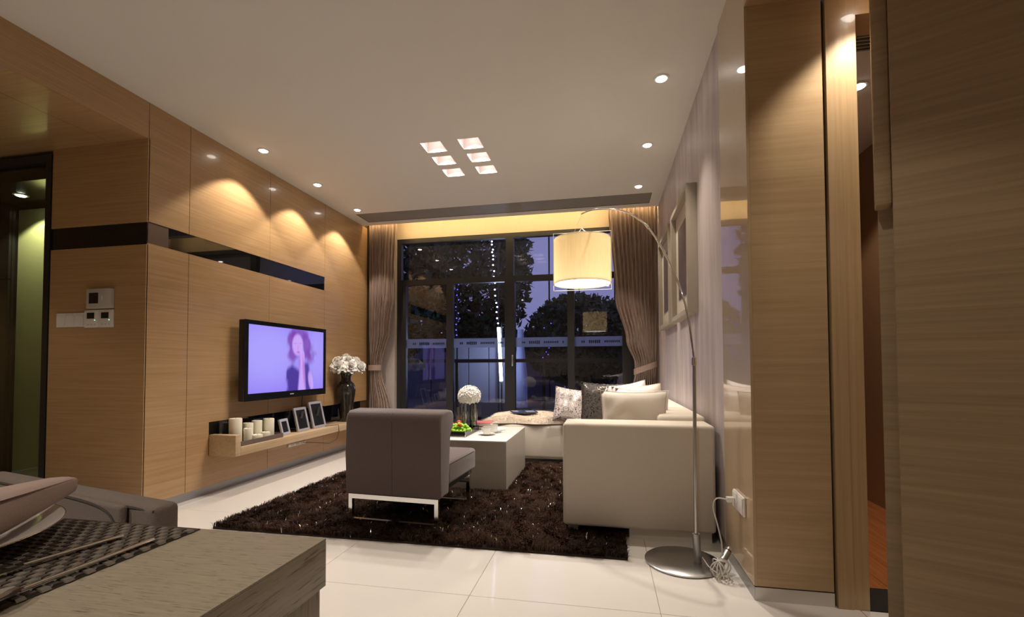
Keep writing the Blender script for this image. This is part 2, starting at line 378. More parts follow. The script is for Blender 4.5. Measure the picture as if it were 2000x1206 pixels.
# niche wall with switches
wn = struct(boxo('wall_niche', 'joint_dark', None, -3.90, LX-.003, YN+.008, YN+.16, 0, SO), 'short oak wall carrying the light switches')
boxo('panel', 'oak_panel', wn, -3.90, LX, YN-.004, YN+.008, .0, 1.845); boxo('panel', 'oak_panel', wn, -3.90, LX, YN-.004, YN+.008, 2.0, SO)
tag(boxo('mirror_strip', 'black_glass', wn, -3.90, LX-.003, YN, YN+.006, 1.847, 1.998), 'black mirror strip')
# wooden header and soffit over the left opening
t1 = struct(boxo('trim_1', 'joint_dark', None, -5.6, LX-.012, YB, YN+.2, SO+.012, CE+.05), 'oak clad header and soffit above the left opening')
boxo('panel', 'oak_panel', t1, LX-.012, LX, YB, YN-g, SO, CE)
boxo('panel', 'oak_soffit', t1, -3.382, LX-.013, YB, YN-.004, SO, SO+.012); boxo('panel', 'oak_soffit', t1, -5.6, -3.386, YB, YN+.2, SO, SO+.012)
struct(boxo('wall_far_left', 'oak_panel', None, -5.65, -5.6, YB, 3.4, 0, SO), 'oak wall at the far end of the side passage')
# back wall
struct(boxo('wall_back', 'jamb_paint', None, -5.7, 2.35, YB-.06, YB, 0, CE+.05), 'plain wall behind the dining area')

# right wall: lilac wallpaper panels
wr = struct(boxo('wall_right', 'jamb_paint', None, RX+.012, RX+.2, 2.62, YG+.1, 0, 3.06), 'wall of satin lilac wallpaper panels behind the sofa')
yy = 2.62
while yy < 5.8:
    y1 = min(yy+.62, YG+.05); boxo('panel', 'lilac_wallpaper', wr, RX, RX+.012, yy+.0008, y1-.0008, .062, 3.05); yy += .62
# glossy oak pier beside the sofa
pr = struct(boxo('wall_pier', 'joint_dark', None, GX+.012, .87, YP+.012, 2.62, 0, CE), 'honey oak pier between the living room and the corridor')
boxo('panel', 'oak_lacquer', pr, GX, GX+.012, YP, 2.618, .062, CE)
boxo('panel', 'oak_gloss', pr, GX+.0125, .922, YP, YP+.012, .062, SO)
boxo('groove', 'joint_dark', pr, .87, .934, YP+.035, YP+.06, 0, SO)
struct(boxo('baseboard_pier_side', 'baseboard_metal', None, GX+.002, GX+.010, YP+.003, 2.61, 0, .056), 'metal baseboard on the side of the oak pier')
struct(boxo('baseboard_pier_front', 'satin_frame', None, GX+.004, .925, YP+.002, YP+.010, 0, .056), 'brushed steel baseboard along the front of the oak pier')
struct(boxo('baseboard_right', 'baseboard_metal', None, RX+.002, RX+.011, 2.62, YG-.02, 0, .06), 'metal baseboard behind the sofa')
# lowered soffit and header over the corridor on the right
t2 = struct(boxo('trim_2', 'joint_dark', None, GX+.012, 2.3, YB, YP-.002, SO+.012, CE+.05), 'oak clad header and soffit above the corridor')
boxo('panel', 'oak_panel', t2, GX, GX+.012, YB, YP-.001, SO, CE); boxo('panel', 'oak_soffit', t2, GX+.013, 2.3, YB, YP, SO, SO+.012)
# door frame into the next room
df_ = sgroup('trim_3', 'oak door casing next to the pier', (0, 0, 0))
boxo('casing', 'oak_vertical', df_, .934, .992, YP-.008, YP+.14, 0, SO); boxo('casing', 'oak_vertical', df_, .992, 1.05, YP-.004, YP+.14, 0, SO)
boxo('casing', 'oak_vertical', df_, 1.90, 2.02, YP-.006, YP+.14, 0, SO); tag(boxo('head_casing', 'oak_gloss', df_, 1.05, 1.90, YP-.004, YP+.14, 2.475, SO), 'oak head casing above the doorway')
# next room
struct(boxo('floor_threshold', 'granite', None, 1.05, 1.90, YP, 2.37, -.02, .002), 'black granite door threshold')
fr_ = struct(boxo('floor_next_room', 'joint_dark', None, .9, 2.6, 2.371, 5.0, -.05, -.003), 'reddish hardwood boards of the next room')
for k in range(8): boxo('plank', 'floor_redwood', fr_, 1.0+.12*k+.001, 1.0+.12*(k+1)-.001, 2.372, 5.0, -.02, 0)
struct(boxo('wall_next_right', 'red_brown_wall', None, 1.90, 1.96, 2.30, 5.0, 0, 2.7), 'brown veneer wall inside the next room')
struct(boxo('wall_next_back', 'red_brown_wall', None, .85, 1.96, 4.95, 5.0, 0, 2.7), 'brown end wall inside the next room')
struct(boxo('wall_next_left', 'jamb_paint', None, .84, .88, 2.30, 5.0, 0, 2.7), 'plain wall inside the next room')
struct(boxo('ceiling_next_room', 'ceiling_paint', None, .85, 1.95, 2.30, 5.0, SO+.005, SO+.05), 'white ceiling of the next room')
struct(boxo('wall_corridor', 'oak_panel', None, 2.25, 2.30, YB, YP, 0, CE), 'oak wall on the far side of the corridor')
struct(boxo('wall_corridor_end', 'oak_panel', None, 2.02, 2.30, YP, YP+.05, 0, CE), 'oak wall beside the doorway')

# window wall
ww = sgroup('wall_window', 'warm plaster wall around the tall window')
WX0, WX1, WZ = -2.733, .372, 2.717
for b_ in ((LX-.1, RX+.1, WZ, 3.06), ): boxo('lintel', 'window_wall_paint', ww, b_[0], b_[1], YG-.04, YG+.10, b_[2], b_[3])
boxo('reveal', 'jamb_paint', ww, LX-.1, WX0, YG-.10, YG+.10, 0, WZ); boxo('reveal', 'jamb_paint', ww, WX1, RX+.1, YG-.04, YG+.10, 0, WZ)
win = sgroup('window_1', 'tall dark-framed glass doors with a fixed transom light above')
MX = (-1.98, -1.18, -.41); FW = .05
frm = []
def fbar(nm, x0, x1, z0, z1, d=.035): return boxo(nm, 'window_frame', win, x0, x1, YG-d, YG+d, z0, z1)
fbar('window_frame', WX0, WX0+.06, 0, WZ); fbar('window_frame', WX1-.06, WX1, 0, WZ); fbar('window_frame', WX0+.06, WX1-.06, WZ-.06, WZ); fbar('window_frame', WX0+.06, WX1-.06, 0, .06)
fbar('transom_bar', WX0+.06, WX1-.06, 2.09, 2.16)
fbar('mullion', MX[1]-.05, MX[1]+.05, 2.16, WZ-.06)
fbar('mullion', MX[1]-.065, MX[1]+.065, .06, 2.09, .045); fbar('mullion', MX[0]-.055, MX[0]+.035, .06, 2.09); fbar('mullion', MX[2]-.035, MX[2]+.05, .06, 2.09)
fbar('stile', WX0+.06, WX0+.13, .06, 2.09, .03); fbar('stile', WX1-.15, WX1-.06, .06, 2.09, .03)
xb = [WX0+.13, MX[0]-.055, MX[0]+.035, MX[1]-.065, MX[1]+.065, MX[2]-.035, MX[2]+.05, WX1-.15]
for k in range(0, 8, 2):
    p = boxo('glass_pane', 'window_glass', win, xb[k], xb[k+1], YG, YG+.0, .06, 2.09) if False else part('glass_pane', 'window_glass', win, lambda bm, k=k: quad(bm, ((xb[k], YG, .06), (xb[k+1], YG, .06), (xb[k+1], YG, 2.09), (xb[k], YG, 2.09))))
    fm = part('safety_film', 'frosted_film', win, lambda bm, k=k: quad(bm, ((xb[k], YG+.004, 1.243), (xb[k+1], YG+.004, 1.243), (xb[k+1], YG+.004, 1.365), (xb[k], YG+.004, 1.365))))
    tag(fm, 'frosted strip with small blurred print')
    def prn(bm, k=k):
        x = xb[k]+.04; r = random.Random(k)
        for wn_, hh in ((.05, .03), (.15, .045), (.20, .03), (.10, .03)):
            x += .045; n_ = max(1, int(wn_/.024)); 
            for q in range(n_):
                if x+.016 > xb[k+1]-.03: break
                h2 = hh*r.uniform(.7, 1); box(bm, x, x+.017, YG+.0015, YG+.0030, 1.302-h2/2, 1.302+h2/2); x += .024
    part('print_marks', 'film_print', fm, prn)
for x0, x1 in ((WX0+.06, MX[1]-.05), (MX[1]+.05, WX1-.06)):
    part('glass_pane', 'window_glass', win, lambda bm: quad(bm, ((x0, YG, 2.16), (x1, YG, 2.16), (x1, YG, WZ-.06), (x0, YG, WZ-.06))))
boxo('handle', 'steel', win, MX[1]+.03, MX[1]+.05, YG-.085, YG-.046, 1.00, 1.14, bev=.004)

# open oak door leaf in the right foreground
DD = Vector((.90, -.436, 0)).normalized(); DN = Vector((DD.y, -DD.x, 0))   # along leaf, away from the room
P0 = at(1767, 1206, 1, 1.86); P0.z = 0
dr = sgroup('door_1', 'broad oak veneer door leaf standing open at an angle', P0); dr.rotation_euler = (0, 0, math.atan2(DD.y, DD.x))
# local x runs along the leaf, local +y away from the camera
boxo('leaf', 'oak_door', dr, 0, 1.0, 0, .04, .004, 2.572)
boxo('upper_edge_block', 'oak_door', dr, -.050, .0, .041, .125, at(1735, 402, 1, 1.93).z, 2.572, bev=.006)
boxo('back_strip', 'oak_door', dr, -.040, .2, .126, .145, .004, 2.572)

# glass partition with black frame in the left passage
wp = sgroup('window_2', 'black framed glass screen in the side passage')
boxo('window_frame', 'black_frame', wp, -3.955, -3.905, YN-.01, YN+.05, 0, 2.50+.05); boxo('window_frame', 'black_frame', wp, -5.6, -3.955, YN-.01, YN+.05, 2.49, 2.55)
boxo('window_frame', 'black_frame', wp, -5.6, -3.955, YN-.01, YN+.05, 0, .05)
part('glass_pane', 'green_glass', wp, lambda bm: quad(bm, ((-5.6, YN+.02, .05), (-3.955, YN+.02, .05), (-3.955, YN+.02, 2.49), (-5.6, YN+.02, 2.49))))
struct(boxo('wall_hall', 'hall_green', None, -4.943, -3.7, 3.05, 3.15, 0, 2.36), 'pale olive wall panel behind the glass screen')
struct(boxo('ceiling_hall', 'hall_black', None, -5.6, -3.6, YN+.05, 3.4, 2.40, 2.62), 'dark ceiling behind the glass screen')
struct(boxo('wall_hall_back', 'hall_black', None, -5.65, -3.25, 3.35, 3.4, 0, 2.65), 'dark end wall of the side passage')
cb = thing('tall_cabinet', 'tall glossy black cabinet beside the olive wall panel', 'cabinet', (0, 0, 0))
boxo('body', 'hall_black', cb, -5.58, -4.96, 3.02, 3.34, 0, 2.38)
for z0, z1 in ((.05, .58), (.59, 1.1), (1.11, 1.75), (1.76, 2.36)): boxo('door', 'hall_black', cb, -5.57, -4.965, 3.0, 3.019, z0, z1)
boxo('display', 'panel_blue', cb, -5.16, -5.08, 2.996, 3.0, 1.46, 1.57)

# ------------------------------------------------------------------ lamps of the room, plus added dining fill
def downlight(loc, label, group=None, watts=40, half=50, aim=None, r=.036, color=(1, .88, .74), blend=.25, lit=True):
    t_ = thing('downlight', label, 'light', loc, 0, group)
    part('trim_ring', 'white_plastic', t_, lambda bm: lathe(bm, [(r+.012, 0), (r+.012, -.004), (r, -.006), (r-.004, -.002)], 24, cap0=False, cap1=False), True)
    part('lens', 'lens', t_, lambda bm: lathe(bm, [(r-.004, -.003), (r*.8, -.010), (r*.45, -.014), (.004, -.016)], 20, cap0=False), True)
    s = spot('bulb', (loc[0], loc[1], loc[2]-.03), watts, half, blend, color, None, .02)
    if aim: s.rotation_euler = (Vector(aim)-Vector(loc)).to_track_quat('-Z', 'Y').to_euler()
    s.parent = t_; s.matrix_parent_inverse = Matrix.Translation(-Vector(loc))
    return t_
for i, (x, y) in enumerate(((-2.81, 3.377), (-2.81, 4.13), (-2.81, 4.895))):
    downlight((x, y, CE), ('round ceiling downlight above the shelf candles', 'round ceiling downlight above the far half of the television', 'round ceiling downlight above the dark vase')[i], 'downlights along the oak wall', 32, 50)
for i, (x, y) in enumerate(((.375, 3.028), (.368, 3.932), (.36, 4.832))):
    downlight((x, y, CE), ('round ceiling downlight above the sofa arm and floor lamp', 'round ceiling downlight midway along the sofa back', 'round ceiling downlight next to the air slot above the sofa corner')[i], 'downlights along the lilac wall', 62, 42, (x-.75, y, 0), blend=.6)
downlight((1.10, 1.98, SO), 'round downlight in the oak soffit over the doorway', None, 62, 49, blend=.5)
downlight((1.431, 2.919, SO+.005), 'round downlight in the ceiling of the next room', None, 30, 60)
for i, (x, y, lb, wt) in enumerate(((-.9, -.9, 'unseen fill light added over the near side of the dining area', 46), (.1, .9, 'unseen fill light added over the walkway by the dining table', 18), (-2.2, -.9, 'unseen fill light added over the far side of the dining area', 55))):  # out-of-view fill lamps, added to brighten the foreground
    downlight((x, y, CE), lb, 'unseen fill lights added over the dining area', wt, 55)
downlight((-4.3, 1.2, SO), 'round downlight in the side passage soffit', None, 12, 55)
downlight((-4.62, 2.86, 2.40), 'round downlight in the dark ceiling behind the glass screen', None, 26, 60)
for k, (a, b_) in enumerate(SQX):
    for q, (c, d) in enumerate(SQY):
        row = ('first', 'middle', 'last')[q]
        t_ = thing('recessed_light', 'square recessed ceiling light, %s of the row nearer the %s wall' % (row, 'television' if k == 0 else 'sofa'), 'light', ((a+b_)/2, (c+d)/2, CE), 0, 'six square recessed lights above the coffee table')
        w, h = (b_-a)/2, (d-c)/2
        def hs(bm, w=w, h=h):
            for P in (((-w, -h, 0), (w, -h, 0), (w, -h, .10), (-w, -h, .10)), ((w, -h, 0), (w, h, 0), (w, h, .10), (w, -h, .10)), ((w, h, 0), (-w, h, 0), (-w, h, .10), (w, h, .10)), ((-w, h, 0), (-w, -h, 0), (-w, -h, .10), (-w, h, .10)), ((-w, -h, .10), (w, -h, .10), (w, h, .10), (-w, h, .10))): quad(bm, P)
        part('housing', 'housing_white', t_, hs)
        part('lamp_panel', 'square_lamp', t_, lambda bm: box(bm, -w*.5, w*.5, -h*.5, h*.5, .085, .096))
        s = spot('bulb', (0, 0, .06), 28, 60, .6, (1, .90, .80), None, .03); s.parent = t_
# warm strip in the curtain box
tag(boxo('led_strip', 'cove_led', None, LX+.02, RX-.02, YC+.012, YC+.030, 2.90, 2.912), 'warm light strip hidden in the curtain box', 'light')
# air slot
vs = thing('air_vent', 'long grey slot air vent in the ceiling before the window', 'vent', ((-2.915+.515)/2, 5.2, CE))
hw = (2.915+.515)/2
part('duct', 'grille_dark', vs, lambda bm: [quad(bm, P) for P in (((-hw, -.16, .06), (hw, -.16, .06), (hw, .16, .06), (-hw, .16, .06)), ((-hw, -.16, 0), (hw, -.16, 0), (hw, -.16, .06), (-hw, -.16, .06)), ((-hw, .16, 0), (hw, .16, 0), (hw, .16, .06), (-hw, .16, .06)), ((-hw, -.16, 0), (-hw, .16, 0), (-hw, .16, .06), (-hw, -.16, .06)), ((hw, -.16, 0), (hw, .16, 0), (hw, .16, .06), (hw, -.16, .06)))])
for k in range(13):
    y = -.150+.025*k; boxo('slat', 'grille_grey', vs, -hw+.001, hw-.001, y-.008, y+.008, .004, .014)
# return grille in the next room
vt = thing('return_grille', 'black slatted air grille in the next room ceiling', 'vent', (1.27, 2.478, SO+.005))
boxo('backing', 'grille_dark', vt, -.19, .19, -.105, .105, -.004, 0)
for k in range(8):
    y = -.095+.027*k; boxo('slat', 'grille_light', vt, -.19, .19, y-.004, y+.004, -.012, -.004)

# ------------------------------------------------------------------ television wall
tv = thing('television', 'flat screen television showing a woman in violet light', 'television', (LX, 3.917, .71))
TX = .127
boxo('body', 'tv_bezel', tv, TX-.06, TX-.004, -.572, .572, 0, .692, bev=.008)
boxo('wall_bracket', 'black_frame', tv, .001, TX-.061, -.2, .2, .2, .5)
def bez(bm):
    for b_ in ((-.572, .572, .655, .692), (-.572, .572, 0, .062), (-.572, -.532, .062, .655), (.532, .572, .062, .655)): box(bm, TX-.0035, TX+.004, *b_)
part('bezel', 'tv_bezel', tv, bez)
boxo('brand_plate', 'silver_plastic', tv, TX+.0042, TX+.005, -.0, .055, .028, .036)
NU, NV = 150, 84
def tvcol(u, v):
    def sm(a, b_, x): x = min(1, max(0, (x-a)/(b_-a))); return x*x*(3-2*x)
    def ell(cu, cv, ru, rv, soft=.35): return 1-sm(1-soft, 1+soft, math.hypot((u-cu)/ru, (v-cv)/rv))
    def mixc(c, d, k): return tuple(a*(1-k)+e*k for a, e in zip(c, d))
    g_ = ell(.22, .6, .5, .55, .8); c = mixc((.26, .17, .93), (.42, .36, 1.0), g_); c = mixc(c, (.50, .44, 1.0), .55*ell(.92, .6, .18, .6, .7))
    wob = .03*noise.noise(Vector((u*9, v*7, 0)))+.012*noise.noise(Vector((u*40, v*9, 3)))
    hair = (.20, .045, .42)
    c = mixc(c, hair, .85*ell(.535+wob, .72, .065, .27)); c = mixc(c, hair, .8*ell(.73+wob+.1*(.8-v), .72, .06, .26)); c = mixc(c, hair, .55*ell(.80+wob*2, .60, .05, .14, .7)); c = mixc(c, hair, .75*ell(.62, .92, .11, .10))
    dress = (.05, .02, .28)
    left = sm(.44, .475, u+wob)*(1-sm(.60, .64, u-.12*v))*(1-sm(.36, .47, v+.9*abs(u-.53))); c = mixc(c, dress, .93*left)
    right = sm(.70, .735, u+.1*v)*(1-sm(.80, .84, u+.12*v))*(1-sm(.40, .50, v)); c = mixc(c, dress, .88*right)
    skin = (.62, .40, .98); rosy = (.50, .10, .62)
    c = mixc(c, skin, .95*ell(.605, .745, .075, .175, .2)); c = mixc(c, skin, .9*(sm(.60, .635, u-.05*v)*(1-sm(.71, .74, u+.05*v))*(1-sm(.42, .52, v))))
    c = mixc(c, rosy, .75*ell(.615, .625, .022, .018, .5)); c = mixc(c, rosy, .35*ell(.575, .77, .022, .012, .6)); c = mixc(c, rosy, .35*ell(.64, .775, .022, .012, .6)); c = mixc(c, rosy, .3*ell(.61, .70, .010, .05, .7))
    c = mixc(c, skin, .95*ell(.67, .55, .035, .12, .25)); c = mixc(c, rosy, .55*ell(.695+.06*(.3-v), .30, .014, .26, .6)); c = mixc(c, rosy, .45*ell(.635, .45, .012, .14, .6))
    c = mixc(c, skin, .85*ell(.80+.12*(.15-v), .14, .035, .16, .3))
    return c
me = bpy.data.meshes.new('screen'); vv = []; ff = []; cc = []
for j in range(NV+1):
    for i in range(NU+1):
        u, v = i/NU, j/NV; vv.append((TX-.001, -.532+1.064*u, .062+.593*v)); cc.append(tvcol(u, v)+(1,))
for j in range(NV):
    for i in range(NU): a = j*(NU+1)+i; ff.append((a, a+1, a+NU+2, a+NU+1))
me.from_pydata(vv, [], ff); ca = me.color_attributes.new('picture', 'FLOAT_COLOR', 'POINT'); ca.data.foreach_set('color', np.array(cc, dtype=np.float32).ravel())
m, t, b = new_mat('tv_picture'); at_ = t.nodes.new('ShaderNodeAttribute'); at_.attribute_name = 'picture'
t.links.new(at_.outputs['Color'], b.inputs['Emission Color']); b.inputs['Emission Strength'].default_value = .66; b.inputs['Base Color'].default_value = (.01, .01, .01, 1); b.inputs['Roughness'].default_value = .15
me.materials.append(m); o = bpy.data.objects.new('screen', me); COL.objects.link(o); o.parent = tv; tag(o, 'lit screen picture of a long-haired woman')
# floating shelf
SXF = LX+.245                      # front of the shelf
sh = thing('floating_shelf', 'long pale oak shelf floating under the television', 'shelf', (LX, 3.132, .30))
boxo('end_block', 'oak_shelf', sh, .001, .245, .0, .055, 0, .165, bev=.002)
boxo('board', 'oak_shelf', sh, .001, .245, .056, 2.22, 0, .066, bev=.002)
boxo('end_block', 'oak_shelf', sh, .001, .245, 2.221, 2.276, 0, .165, bev=.002)
SZ = .366+.001
ot = thing('socket_strip', 'brushed metal socket strip on the oak wall under the shelf', 'socket', (LX, 4.20, .22))
boxo('plate', 'satin_frame', ot, .001, .010, -.135, .135, -.016, .016, bev=.002)
for k in range(3): boxo('socket', 'silver_plastic', ot, .0105, .014, -.10+.075*k, -.05+.075*k, -.010, .010)
# tray and candles
tr_ = thing('candle_tray', 'long dark bronze tray holding cream candles', 'tray', (LX+.135, 3.45, SZ))
boxo('base', 'tray_bronze', tr_, -.09, .09, -.235, .255, 0, .008)
for b_ in ((-.09, -.084, -.235, .255), (.084, .09, -.235, .255), (-.084, .084, -.235, -.229), (-.084, .084, .249, .255)): boxo('rim', 'tray_bronze', tr_, b_[0], b_[1], b_[2], b_[3], .008, .038)
def candle(x, y, r, h, label):
    c_ = thing('candle', label, 'candle', (LX+x, y, SZ+.0085), 0, 'cream candles on the shelf tray')
    part('wax', 'wax', c_, lambda bm: lathe(bm, [(r*.96, 0), (r, .006), (r, h-.006), (r*.93, h), (r*.80, h-.004), (.003, h-.006)], 24, cap1=True), True)
    part('wick', 'wick', c_, lambda bm: tube(bm, [(0, 0, h-.007), (.002, 0, h+.004), (.004, .001, h+.010)], .0012, 6))
candle(.104, 3.285, .048, .205, 'tall thick cream candle at the end of the shelf tray')
candle(.155, 3.36, .032, .115, 'thin short candle beside the tallest cream candle')
candle(.096, 3.43, .040, .150, 'cream candle behind the short ones in the tray')
candle(.098, 3.53, .042, .160, 'cream candle in the middle of the bronze tray')
candle(.165, 3.455, .044, .050, 'low flat cream candle at the tray edge')
candle(.165, 3.555, .036, .058, 'low candle next to the flat one in the tray')
candle(.125, 3.64, .046, .165, 'stout bright candle at the tray end by the photo frames')
# photo frames
def pframe(y, w, h, label, lean=.24, rz=0):
    f_ = thing('photo_frame', label, 'photo frame', (LX+.150, y, SZ), rz, 'pale photo frames on the shelf')
    R = Matrix.Rotation(-lean, 4, 'Y')
    def fr(bm):
        bw = .024 if w > .1 else .020
        for b_ in ((-w/2, w/2, 0, bw), (-w/2, w/2, h-bw, h), (-w/2, -w/2+bw, bw, h-bw), (w/2-bw, w/2, bw, h-bw)): box(bm, -.008, .008, *b_)
        bmesh.ops.transform(bm, matrix=R, verts=bm.verts[:])
    part('frame', 'satin_frame', f_, fr)
    def ph(bm): box(bm, -.004, .003, -w/2+.019, w/2-.019, .019, h-.019); bmesh.ops.transform(bm, matrix=R, verts=bm.verts[:])
    part('photo', 'photo_dark', f_, ph)
    def st(bm): box(bm, -.085-.004, -.085+.0, -.02, .02, 0, h*.72); bmesh.ops.transform(bm, matrix=Matrix.Rotation(.24, 4, 'Y') @ Matrix.Translation((.03, 0, .012)), verts=bm.verts[:])
    part('strut', 'black_frame', f_, st); return f_
pframe(3.84, .135, .150, 'smallest pale photo frame next to the candle tray', rz=.12)
pframe(4.10, .185, .235, 'middle-sized pale photo frame between the other two')
last_frame = pframe(4.36, .215, .275, 'largest pale photo frame beneath the far end of the television')
# cords
_c = (part('power_cord', 'cable_dark', None, lambda bm: tube(bm, [Vector((LX+.16, 4.44, SZ+.004)), Vector((LX+.20, 4.50, SZ+.004)), Vector((LX+.243, 4.56, SZ+.006)), Vector((LX+.25, 4.56, .30)), Vector((LX+.24, 4.53, .22)), Vector((LX+.19, 4.47, .185)), Vector((LX+.10, 4.40, .20)), Vector((LX+.02, 4.28, .22))], .0035, 6), True))
_c.parent = last_frame; _c.matrix_parent_inverse = Matrix.Translation((-(LX+.150), -4.36, -SZ))
_c = (part('power_cord', 'cable_dark', None, lambda bm: tube(bm, [Vector((LX+.05, 4.22, .72)), Vector((LX+.03, 4.235, .66)), Vector((LX+.02, 4.25, .58)), Vector((LX+.03, 4.25, .45))], .004, 6), True))
_c.parent = tv; _c.matrix_parent_inverse = Matrix.Translation((-LX, -3.917, -.71))
# dark vase and roses
VX, VY = LX+.125, 4.90
va = thing('dark_vase', 'tall smoky glass vase with rounded shoulders on the shelf', 'vase', (VX, VY, SZ))
prof = [(.055, 0), (.062, .01), (.066, .06), (.082, .18), (.100, .30), (.107, .36), (.104, .40), (.085, .44), (.056, .465), (.052, .49), (.055, .535), (.068, .555), (.062, .553), (.046, .53), (.044, .48)]
part('body', 'vase_smoke', va, lambda bm: lathe(bm, prof, 40, cap1=False), True, 60)
def petal(bm, ang, tilt, r0_, L, w, cup, c=(0, 0, 0)):
    N, M_ = 3, 4; M = Matrix.Translation(c) @ Matrix.Rotation(ang, 4, 'Z'); g_ = []
    for i in range(M_+1):
        s = i/M_; row = []
        rad = r0_+L*s*math.sin(tilt)+.12*L*s*s*s; z = L*s*math.cos(tilt)-.10*L*max(0, s-.7)*3*math.sin(tilt)
        for j in range(-N, N+1):
            a = j/N; wd = w*(.35+.65*math.sin(pi*min(1, .2+.75*s)))
            x = rad-cup*wd*a*a*(.9); y = wd*a
            row.append(bm.verts.new(M @ Vector((x, y, z+.03*w*math.sin(7*a+3*s)))))
        g_.append(row)
    for i in range(M_):
        for j in range(2*N): bm.faces.new((g_[i][j], g_[i][j+1], g_[i+1][j+1], g_[i+1][j]))
def rose_bloom(bm, R, seed=0):
    r = random.Random(seed)
    for ring, (n_, tl, rr, L) in enumerate(((3, .08, .03, .62), (4, .25, .10, .70), (5, .55, .16, .80), (6, .90, .20, .88), (7, 1.25, .22, .92))):
        for k in range(n_): petal(bm, 2*pi*(k+ring*.37)/n_+r.uniform(-.15, .15), tl+r.uniform(-.08, .08), rr*R, L*R, R*.48, .5, (0, 0, .12*R*(4-ring)))
def rose(base, tip, direc, R, label, seed, group):
    o = thing('white_rose', label, 'flower', base, 0, group)
    tip_l = Vector(tip)-Vector(base); d = Vector(direc).normalized()
    part('stem', 'stem_green', o, lambda bm: tube(bm, [(0, 0, 0), tip_l*.55+Vector((0, 0, .02)), tip_l], .0035, 6), True)
    b_ = part('bloom', 'petal_white', o, lambda bm: rose_bloom(bm, R, seed), True, 80)
    b_.location = tip_l; b_.rotation_euler = d.to_track_quat('Z', 'Y').to_euler()
k = 0
for ring, n_, rad, zz, tl in ((0, 1, 0, .705, 0), (1, 5, .085, .675, .7), (2, 8, .150, .625, 1.15)):
    for q in range(n_):
        a = 2*pi*q/max(1, n_)+ring*.4; dx, dy = math.cos(a), math.sin(a)
        if LX+.125+dx*rad < LX+.055: dx *= .45
        rose((VX+.02*dx, VY+.02*dy, SZ+.47), (VX+rad*dx, VY+rad*dy, SZ+zz), (dx*math.sin(tl)+.02, dy*math.sin(tl), math.cos(tl)), .074, ('white rose at the crown of the bouquet in the dark vase', 'white rose in the inner ring of the bouquet in the dark vase', 'white rose in the outer ring of the bouquet in the dark vase')[ring], 10+k, 'white roses in the dark vase'); k += 1
lf = thing('vase_leaves', 'dark leaves spilling over the rim of the dark vase', 'leaves', (VX, VY, SZ+.54))
for q in range(7):
    a = 2*pi*q/7; 
    def lfn(bm, a=a):
        P = [(.05, 0, .0), (.075, .012, .028), (.10, 0, .012), (.075, -.012, .028)]
        quad(bm, [(Matrix.Rotation(a, 3, 'Z') @ Vector(p)) for p in P])
    part('leaf', 'stem_green', lf, lfn)
# switches on the niche wall
def yplate(name, label, cat, x0, x1, z0, z1, d, mat, parts, group=None):
    t_ = thing(name, label, cat, ((x0+x1)/2, YN-.004, (z0+z1)/2), 0, group); w, h = (x1-x0)/2, (z1-z0)/2
    boxo('plate', mat, t_, -w, w, -d, -.0005, -h, h, bev=.003)
    for nm, mt, a, b_, c, e, dd in parts: boxo(nm, mt, t_, a, b_, -d-dd, -d-.0002, c, e)
    return t_
yplate('intercom_panel', 'silver wall controller with a dark square screen, above the thermostats', 'wall panel', -3.535, -3.325, 1.41, 1.548, .028, 'silver_plastic', [('screen', 'lcd_dark', -.08, .0, -.035, .04, .001), ('button', 'white_plastic', .03, .038, -.012, .018, .002)])
for k in range(2):
    x0 = -3.567+.123*k
    yplate('thermostat', ('white thermostat next to the rocker switches', 'white thermostat below the right half of the silver controller')[k], 'thermostat', x0, x0+.122, 1.279, 1.402, .015, 'white_plastic', [('screen', 'lcd_dark', -.036, .028, .0, .042, .001), ('indicator', 'led_green', .030, .036, -.014, -.008, .001), ('button', 'silver_plastic', -.03, -.02, -.045, -.037, .001), ('button', 'silver_plastic', .0, .01, -.045, -.037, .001), ('button', 'silver_plastic', .03, .04, -.045, -.037, .001)])
for k in range(3):
    x0 = -3.822+.0845*k
    yplate('light_switch', ('white rocker switch at the outer end of the row', 'white rocker switch in the middle of the row', 'white rocker switch beside the thermostats')[k], 'switch', x0, x0+.083, 1.286, 1.386, .009, 'white_plastic', [('rocker', 'white_plastic', -.034, .034, -.042, .030, .004)], 'rocker switches on the niche wall')

